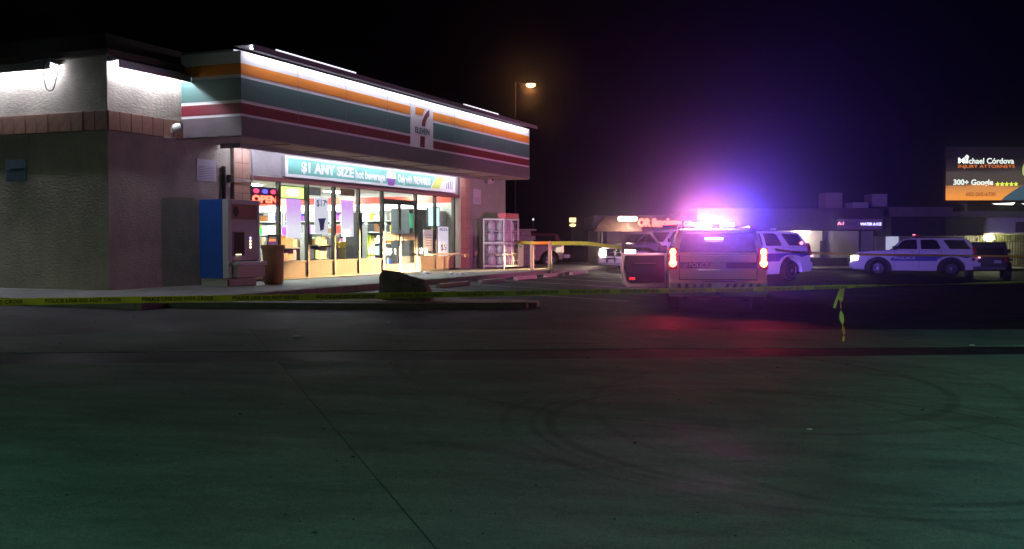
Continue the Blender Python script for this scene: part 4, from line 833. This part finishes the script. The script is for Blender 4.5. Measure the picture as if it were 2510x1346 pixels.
o = text('neon_lettering', 'OR Smokers co', em('neon_salmon', (1, .13, .10), 3.4), None, T((0, 0, 0)), .6, w=(1682-1553)*PX, bold=.045, depth=.03); o.location = (bx_(1618), YB-1.95, bz_(548)); o.parent = None; tag(o, 'long red neon lettering beside the lamp on the corner shop', 'neon sign')
lamp('wall_lamp_light', 'POINT', (bx_(1529), YB-2.15, bz_(548)), (1, .85, .55), 170, None, .15)
e = empty('shop_row', (bx_(1900), YB, .16), 0, 'long low shop row with violet lit fascia behind the patrol cars', 'shops')
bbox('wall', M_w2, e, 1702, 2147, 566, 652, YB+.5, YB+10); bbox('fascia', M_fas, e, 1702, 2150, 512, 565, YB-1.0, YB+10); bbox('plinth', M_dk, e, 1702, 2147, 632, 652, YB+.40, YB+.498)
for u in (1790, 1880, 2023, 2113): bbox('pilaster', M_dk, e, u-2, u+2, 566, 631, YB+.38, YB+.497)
bbox('doorway', M_dk, e, 2014, 2026, 590, 640, YB+.36, YB+.379)
bbox('window', M_w1, e, 1935, 1975, 580, 628, YB+.45, YB+.496)
bbox('wall_lamp', M_wl, e, 1935, 1982, 567, 571, YB-.4, YB-.25)
lamp('wall_lamp_light', 'POINT', (bx_(1958), YB-.3, bz_(575)), (1, .9, .65), 170, None, .12)
e = empty('shop_sign', (bx_(2091), YB-1.1, bz_(563)), 0, 'wide shop sign with blue and red lit letters', 'sign'); w = (2145-2038)/2*PX; h = 25*PX
link('board', MB().box(-w, w, -.1, 0, 0, h), mat('sign_board_mauve', (.6, .45, .55), .6), e)
M_bl = em('sign_blue_light', (.5, .5, 1), 2.5); M_rl = em('sign_red_light', (1, .35, .5), 1.8)
text('lettering', 'A1', M_rl, e, T((-w*.86, -.115, h*.56)), .24, w=.42, bold=.008); text('lettering', 'SMOKE', mat('sign_dim', (.3, .12, .2), .6), e, T((-w*.5, -.115, h*.52)), .24, w=.8)
text('lettering', 'WATER & ICE', M_bl, e, T((w*.48, -.115, h*.5)), .22, w=w*.95, bold=.006)
# rooftop equipment
M_ac = mat('roof_unit', (.7, .66, .7), .6, var=.1); M_tan = mat('roof_unit_tan', (.55, .45, .42), .7, var=.15)
def unit(u0, u1, v0, v1, y, m, lab, cat='roof unit', base=None):
    e = empty('rooftop_unit', (bx_((u0+u1)/2), y, bz_(v1)), 0, lab, cat, 'rooftop units over the shops'); w = (u1-u0)/2*PX; h = (v1-v0)*PX
    link('casing', MB().box(-w, w, 0, 1.4, .06, h), m, e, bevel=.03); link('base', MB().box(-w*.9, w*.9, .05, 1.35, 0, .058), M_dk, e)
    for k in range(4): link('louvre', MB().box(-w*.7, w*.7, -.02, -.002, h*(.2+.15*k), h*(.26+.15*k)), m, e)
unit(2040, 2083, 470, 512, YB+1.5, M_tan, 'tall tan rooftop box above the lettered shop sign')
unit(2090, 2132, 504, 529-17, YB, M_ac, 'lilac lit low rooftop unit right of the tall tan box') if False else unit(2092, 2132, 496, 512, YB+.3, M_ac, 'lilac lit rooftop unit just right of the tall tan box')
unit(2178, 2218, 470, 505, YB+3, M_ac, 'square pale rooftop box standing alone over the dark canopy')
e = empty('dark_canopy_shop', (bx_(2260), YB, .16), 0, 'shop under a deep dark canopy with a lit doorway', 'shop')
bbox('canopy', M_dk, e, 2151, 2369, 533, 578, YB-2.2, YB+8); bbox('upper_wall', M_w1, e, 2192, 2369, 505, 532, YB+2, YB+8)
bbox('wall', M_w1, e, 2151, 2369, 579, 652, YB+.4, YB+6); bbox('door_frame', M_alu, e, 2171, 2175, 580, 652, YB+.3, YB+.39); bbox('lit_door', em('doorway_glow', (.75, .8, 1), .5), e, 2176, 2207, 580, 650, YB+.34, YB+.39); bbox('door_frame', M_alu, e, 2209, 2213, 580, 652, YB+.3, YB+.39)
bbox('window', mat('dim_window', (.3, .3, .25), .6), e, 2216, 2260, 582, 630, YB+.34, YB+.39)
e = empty('barred_shop', (bx_(2450), YB, .16), 0, 'cream shop with barred front and violet sign band at the right edge', 'shop')
M_cream = mat('cream_front', (.45, .42, .3), .8, var=.15); bbox('wall', M_cream, e, 2371, 2640, 573, 652, YB+.4, YB+8); bbox('sign_band', M_pf, e, 2371, 2640, 535, 572, YB-1.2, YB+8); bbox('roof_edge', M_w1, e, 2372, 2640, 517, 534, YB+1.0, YB+8)
bbox('sign_panel', mat('panel_plum', (.16, .08, .15), .6), e, 2464, 2510, 545, 570, YB-1.24, YB-1.202)
mb = MB(); lx, ly, lz = e.location
for k in range(34):
    xx = bx_(2374)-lx+k*.16; mb.box(xx, xx+.025, .30, .325, .1, bz_(577)-lz) 
bar0 = MB().box(0, .025, .30, .325, .1, bz_(577)-lz).mesh('bar'); bar0.materials.append(M_frame)
for k in range(40):
    o = link('bar', bar0, None, e); o.location = (bx_(2374)-lx+k*.165, 0, 0)
for v in (592, 625): bbox('rail', M_frame, e, 2372, 2640, v, v+1, YB+.26, YB+.298)
bbox('display_strip', mat('display_mixed', (.3, .3, .1), .6, var=.8, vscale=4), e, 2400, 2520, 576, 592, YB+.34, YB+.398)
link('wall_lamp', MB().prism([(bx_(2422)-lx+.3*cos(a*pi/6), bz_(583)-lz+.19*sin(a*pi/6)) for a in range(12)], -.1, .05), em('wall_lamp_lime', (1, 1, .6), 12), e)
lamp('wall_lamp_light', 'POINT', (bx_(2422), YB-.35, bz_(583)), (.95, 1, .55), 110, None, .15)
# ------------------------------------------------------------------ billboard
Y2 = 78.0; P2 = Y2/F
def b2x(u): return (u-1255)*P2
def b2z(v): return 1.8+(588-v)*P2
U0, U1, V0, V1 = 2316, 2700, 362, 491
e = empty('billboard', (b2x(2508), Y2, .03), 0, 'large lit billboard for an injury law firm on a dark post', 'billboard'); ox = b2x(2508); w = (U1-U0)/2*P2; z0, z1_ = b2z(V1)-.03, b2z(V0)-.03
mb_ = bpy.data.materials.new('billboard_print'); mb_.use_nodes = True; N = mb_.node_tree.nodes; L = mb_.node_tree.links; b = N['Principled BSDF']
tc = N.new('ShaderNodeTexCoord'); sp = N.new('ShaderNodeSeparateXYZ'); L.new(tc.outputs['Generated'], sp.inputs[0]); nz = N.new('ShaderNodeTexNoise'); nz.inputs['Scale'].default_value = 3
mpn = N.new('ShaderNodeMapping'); mpn.inputs['Scale'].default_value = (1, 1, 5); L.new(tc.outputs['Generated'], mpn.inputs[0]); L.new(mpn.outputs[0], nz.inputs['Vector'])
ad = N.new('ShaderNodeMath'); ad.operation = 'MULTIPLY_ADD'; L.new(nz.outputs['Fac'], ad.inputs[0]); ad.inputs[1].default_value = .22; L.new(sp.outputs['Z'], ad.inputs[2])
r = N.new('ShaderNodeValToRGB'); cr = r.color_ramp; cr.elements[0].position = .05; cr.elements[0].color = (.95, .32, .04, 1); cr.elements[1].position = .36; cr.elements[1].color = (.55, .22, .06, 1)
for p_, c_ in ((.40, (.06, .045, .03, 1)), (.6, (.06, .05, .045, 1)), (.72, (.02, .014, .014, 1)), (.9, (.006, .003, .008, 1))): q_ = cr.elements.new(p_); q_.color = c_
L.new(ad.outputs[0], r.inputs[0]); L.new(r.outputs[0], b.inputs['Base Color']); L.new(r.outputs[0], b.inputs['Emission Color']); b.inputs['Emission Strength'].default_value = 1.15
link('panel', MB().box(-w, w, 0, .25, z0, z1_), mb_, e)
link('frame', MB().box(-w-.06, w+.06, .02, .3, z1_, z1_+.06).box(-w-.06, w+.06, .02, .3, z0-.08, z0).box(-w-.06, -w, .02, .3, z0, z1_), M_dk, e)
M_bw = em('billboard_white', (.9, 1, .9), 1.3); M_bo = em('billboard_orange', (1, .25, .03), .9); M_by = em('billboard_yellow', (.85, 1, .1), 1.2); M_bb = em('billboard_brown', (.35, .12, .02), .35)
def bt(s, u0, u1, v, size, m, bold=0): text('lettering', s, m, e, T((b2x((u0+u1)/2)-ox, -.012, b2z(v)-.03)), size, w=(u1-u0)*P2, bold=bold)
bt('M', 2345, 2361, 395, .62, M_bw, .008); bt('chael C\u00f3rdova', 2371, 2481, 396, .60, M_bw, .008)
link('raised_hand_mark', MB().prism([(b2x(2366)-ox-.14, b2z(402)), (b2x(2366)-ox+.12, b2z(402)), (b2x(2366)-ox+.1, b2z(391)), (b2x(2366)-ox+.17, b2z(386)), (b2x(2366)-ox, b2z(381)), (b2x(2366)-ox-.15, b2z(386)), (b2x(2366)-ox-.08, b2z(392))], -.02, -.004), M_bw, e)
bt('INJURY ATTORNEYS', 2345, 2483, 409, .34, M_bo, .0)
bt('300+ Google', 2334, 2431, 448, .56, M_bw, .012)
for k in range(5):
    cxs = b2x(2442+11.3*k)-ox; czs = b2z(452)-.03; link('star', MB().prism([(cxs+(.19 if i % 2 == 0 else .08)*sin(i*pi/5), czs+(.19 if i % 2 == 0 else .08)*cos(i*pi/5)) for i in range(10)], -.02, -.004), M_by, e)
bt('602-265-6700', 2365, 2438, 477, .42, M_bb, .006)
sh_ = [(2452, 491), (2462, 481), (2484, 466), (2512, 450), (2560, 445), (2600, 470), (2610, 491)]
link('portrait_shoulder', MB().prism([(b2x(u)-ox, b2z(v)-.03) for u, v in sh_], -.014, -.003), em('suit_blue', (.04, .09, .12), 1), e)
link('portrait_head', MB().prism([(b2x(2540+36*cos(a*pi/10))-ox, b2z(415+42*sin(a*pi/10))-.03) for a in range(20)], -.012, -.003), em('skin_green', (.6, .75, .25), .7), e)
link('portrait_ear', MB().prism([(b2x(2507+5*cos(a*pi/6))-ox, b2z(418+14*sin(a*pi/6))-.03) for a in range(12)], -.014, -.003), em('skin_green', (.6, .75, .25), .7), e)
link('walkway', MB().box(-w, w, -1.0, 0, z0-.25, z0-.18), M_dk, e); link('post', MB().tube((b2x(2368)-ox, .5, 0), (b2x(2368)-ox, .5, z0), .22, 14), M_alu, e, smooth=True)
link('post', MB().tube((b2x(2560)-ox, .5, 0), (b2x(2560)-ox, .5, z0), .22, 14), M_alu, e, smooth=True)
for u0, u1 in ((2412, 2466), (2482, 2530)): link('lamp', MB().prism([(b2x(u0)-ox, b2z(502)), (b2x(u1)-ox, b2z(499.5)), (b2x(u1)-ox-.2, b2z(505)), (b2x(u0)-ox+.3, b2z(504))], -1.3, -1.15), em('billboard_lamp', (.95, 1, .8), 2.6), e)
# ------------------------------------------------------------------ street lamp, small lit sign, far lamp
p = at(1301, 207, 60); e = empty('street_lamp', (p.x-.9, 60.5, gh(p.x, 60)), 0, 'tall street lamp glowing orange above the shop roof end', 'street lamp'); hz = p.z-gh(p.x, 60)
link('pole', MB().tube((.0, 0, 0), (.0, 0, hz+.2), .06, 10, .04), M_dk, e); link('arm', MB().tube((0, 0, hz+.2), (.9, -.45, hz+.12), .035), M_dk, e)
link('lamp_head', MB().lathe([(.05, .16), (.3, .05), (.33, 0)], (.9, -.5, hz), 14), M_dk, e); link('bulb', MB().lathe([(.27, 0), (.25, -.09), (.12, -.15), (.02, -.17)], (.9, -.5, hz), 14), em('sodium_bulb', (1, .55, .22), 14), e)
lamp('sodium_light', 'POINT', (p.x, 60, p.z-.35), (1, .4, .12), 170, None, .15)
p = at(1404, 575, 85); e = empty('pole_sign', (p.x, 85, .03), 0, 'small two tier yellow lit pole sign in the distance', 'sign')
q0 = 85/F; z_ = lambda v: 1.77+(588-v)*q0
link('upper_panel', MB().box(-8*q0, 8*q0, 0, .3, z_(545), z_(534)), em('sign_yellow', (1, .85, .4), 1.6), e); link('lower_panel', MB().prism([(8*q0*cos(a*pi/6), z_(552)+4*q0*sin(a*pi/6)) for a in range(12)], 0, .3), em('sign_yellow', (1, .85, .4), 1.6), e); link('post', MB().box(-.1, .1, .1, .3, 0, z_(545)), M_dk, e)
p = at(1307, 538, 70); e = empty('far_lamp', (p.x, 70, .03), 0, 'tiny pale lamp glowing beyond the enclosure wall', 'lamp'); link('post', MB().tube((0, 0, 0), (0, 0, p.z-.1), .05), M_dk, e); link('bulb', MB().lathe([(.02, -.08), (.08, 0), (.02, .08)], (0, 0, p.z-.03), 10), em('far_bulb', (.9, .9, 1), 1.2), e)
# ------------------------------------------------------------------ forecourt lamps behind the camera light the foreground
def lot_lamp(x, y, h, power, col, label, cone=150):
    e = empty('forecourt_lamp', (x, y, gh(x, y)), 0, label, 'lamp', 'forecourt lamps'); link('pole', MB().tube((0, 0, 0), (0, 0, h), .09, 10, .06), M_alu, e)
    link('lamp_head', MB().box(-.35, .35, -.25, .25, h, h+.14), M_alu, e, bevel=.02); link('lens', MB().box(-.3, .3, -.2, .2, h-.02, h-.001), em('lot_lamp_lens', (.7, 1, .85), 4), e)
    lamp('lot_light', 'SPOT', (x, y, gh(x, y)+h-.1), col, power, None, .25, spot_size=R(cone), spot_blend=.6 if cone > 140 else 1)
lot_lamp(-24.5, -8, 9, 17500, (.7, .97, .64), 'forecourt lamp behind the camera, left', 176)
lot_lamp(1, -10, 5.5, 40000, (.74, .86, 1), 'forecourt lamp behind the camera, middle')
lot_lamp(19, 6, 8, 24000, (.4, 1, .72), 'forecourt lamp right of the frame')
lot_lamp(-6, 1, 7.5, 1700, (.2, 1, .7), 'tall green lamp left of the camera', 135)
lot_lamp(6.5, .5, 7.5, 2300, (.2, 1, .66), 'tall green lamp right of the camera', 135)
# ------------------------------------------------------------------ thin scattering volume, added to make the lens halo round the roof strobes
hz = link('halo_haze', MB().box(-90, 100, -25, 112, -2.2, 14.5), None); tag(hz, kind='stuff'); hm = bpy.data.materials.new('halo_haze'); hm.use_nodes = True; N = hm.node_tree.nodes; N.remove(N['Principled BSDF'])
pv = N.new('ShaderNodeVolumePrincipled'); pv.inputs['Color'].default_value = (.9, .9, .95, 1); pv.inputs['Density'].default_value = .0010; pv.inputs['Anisotropy'].default_value = .967
hm.node_tree.links.new(pv.outputs[0], N['Material Output'].inputs['Volume']); hz.data.materials.append(hm)
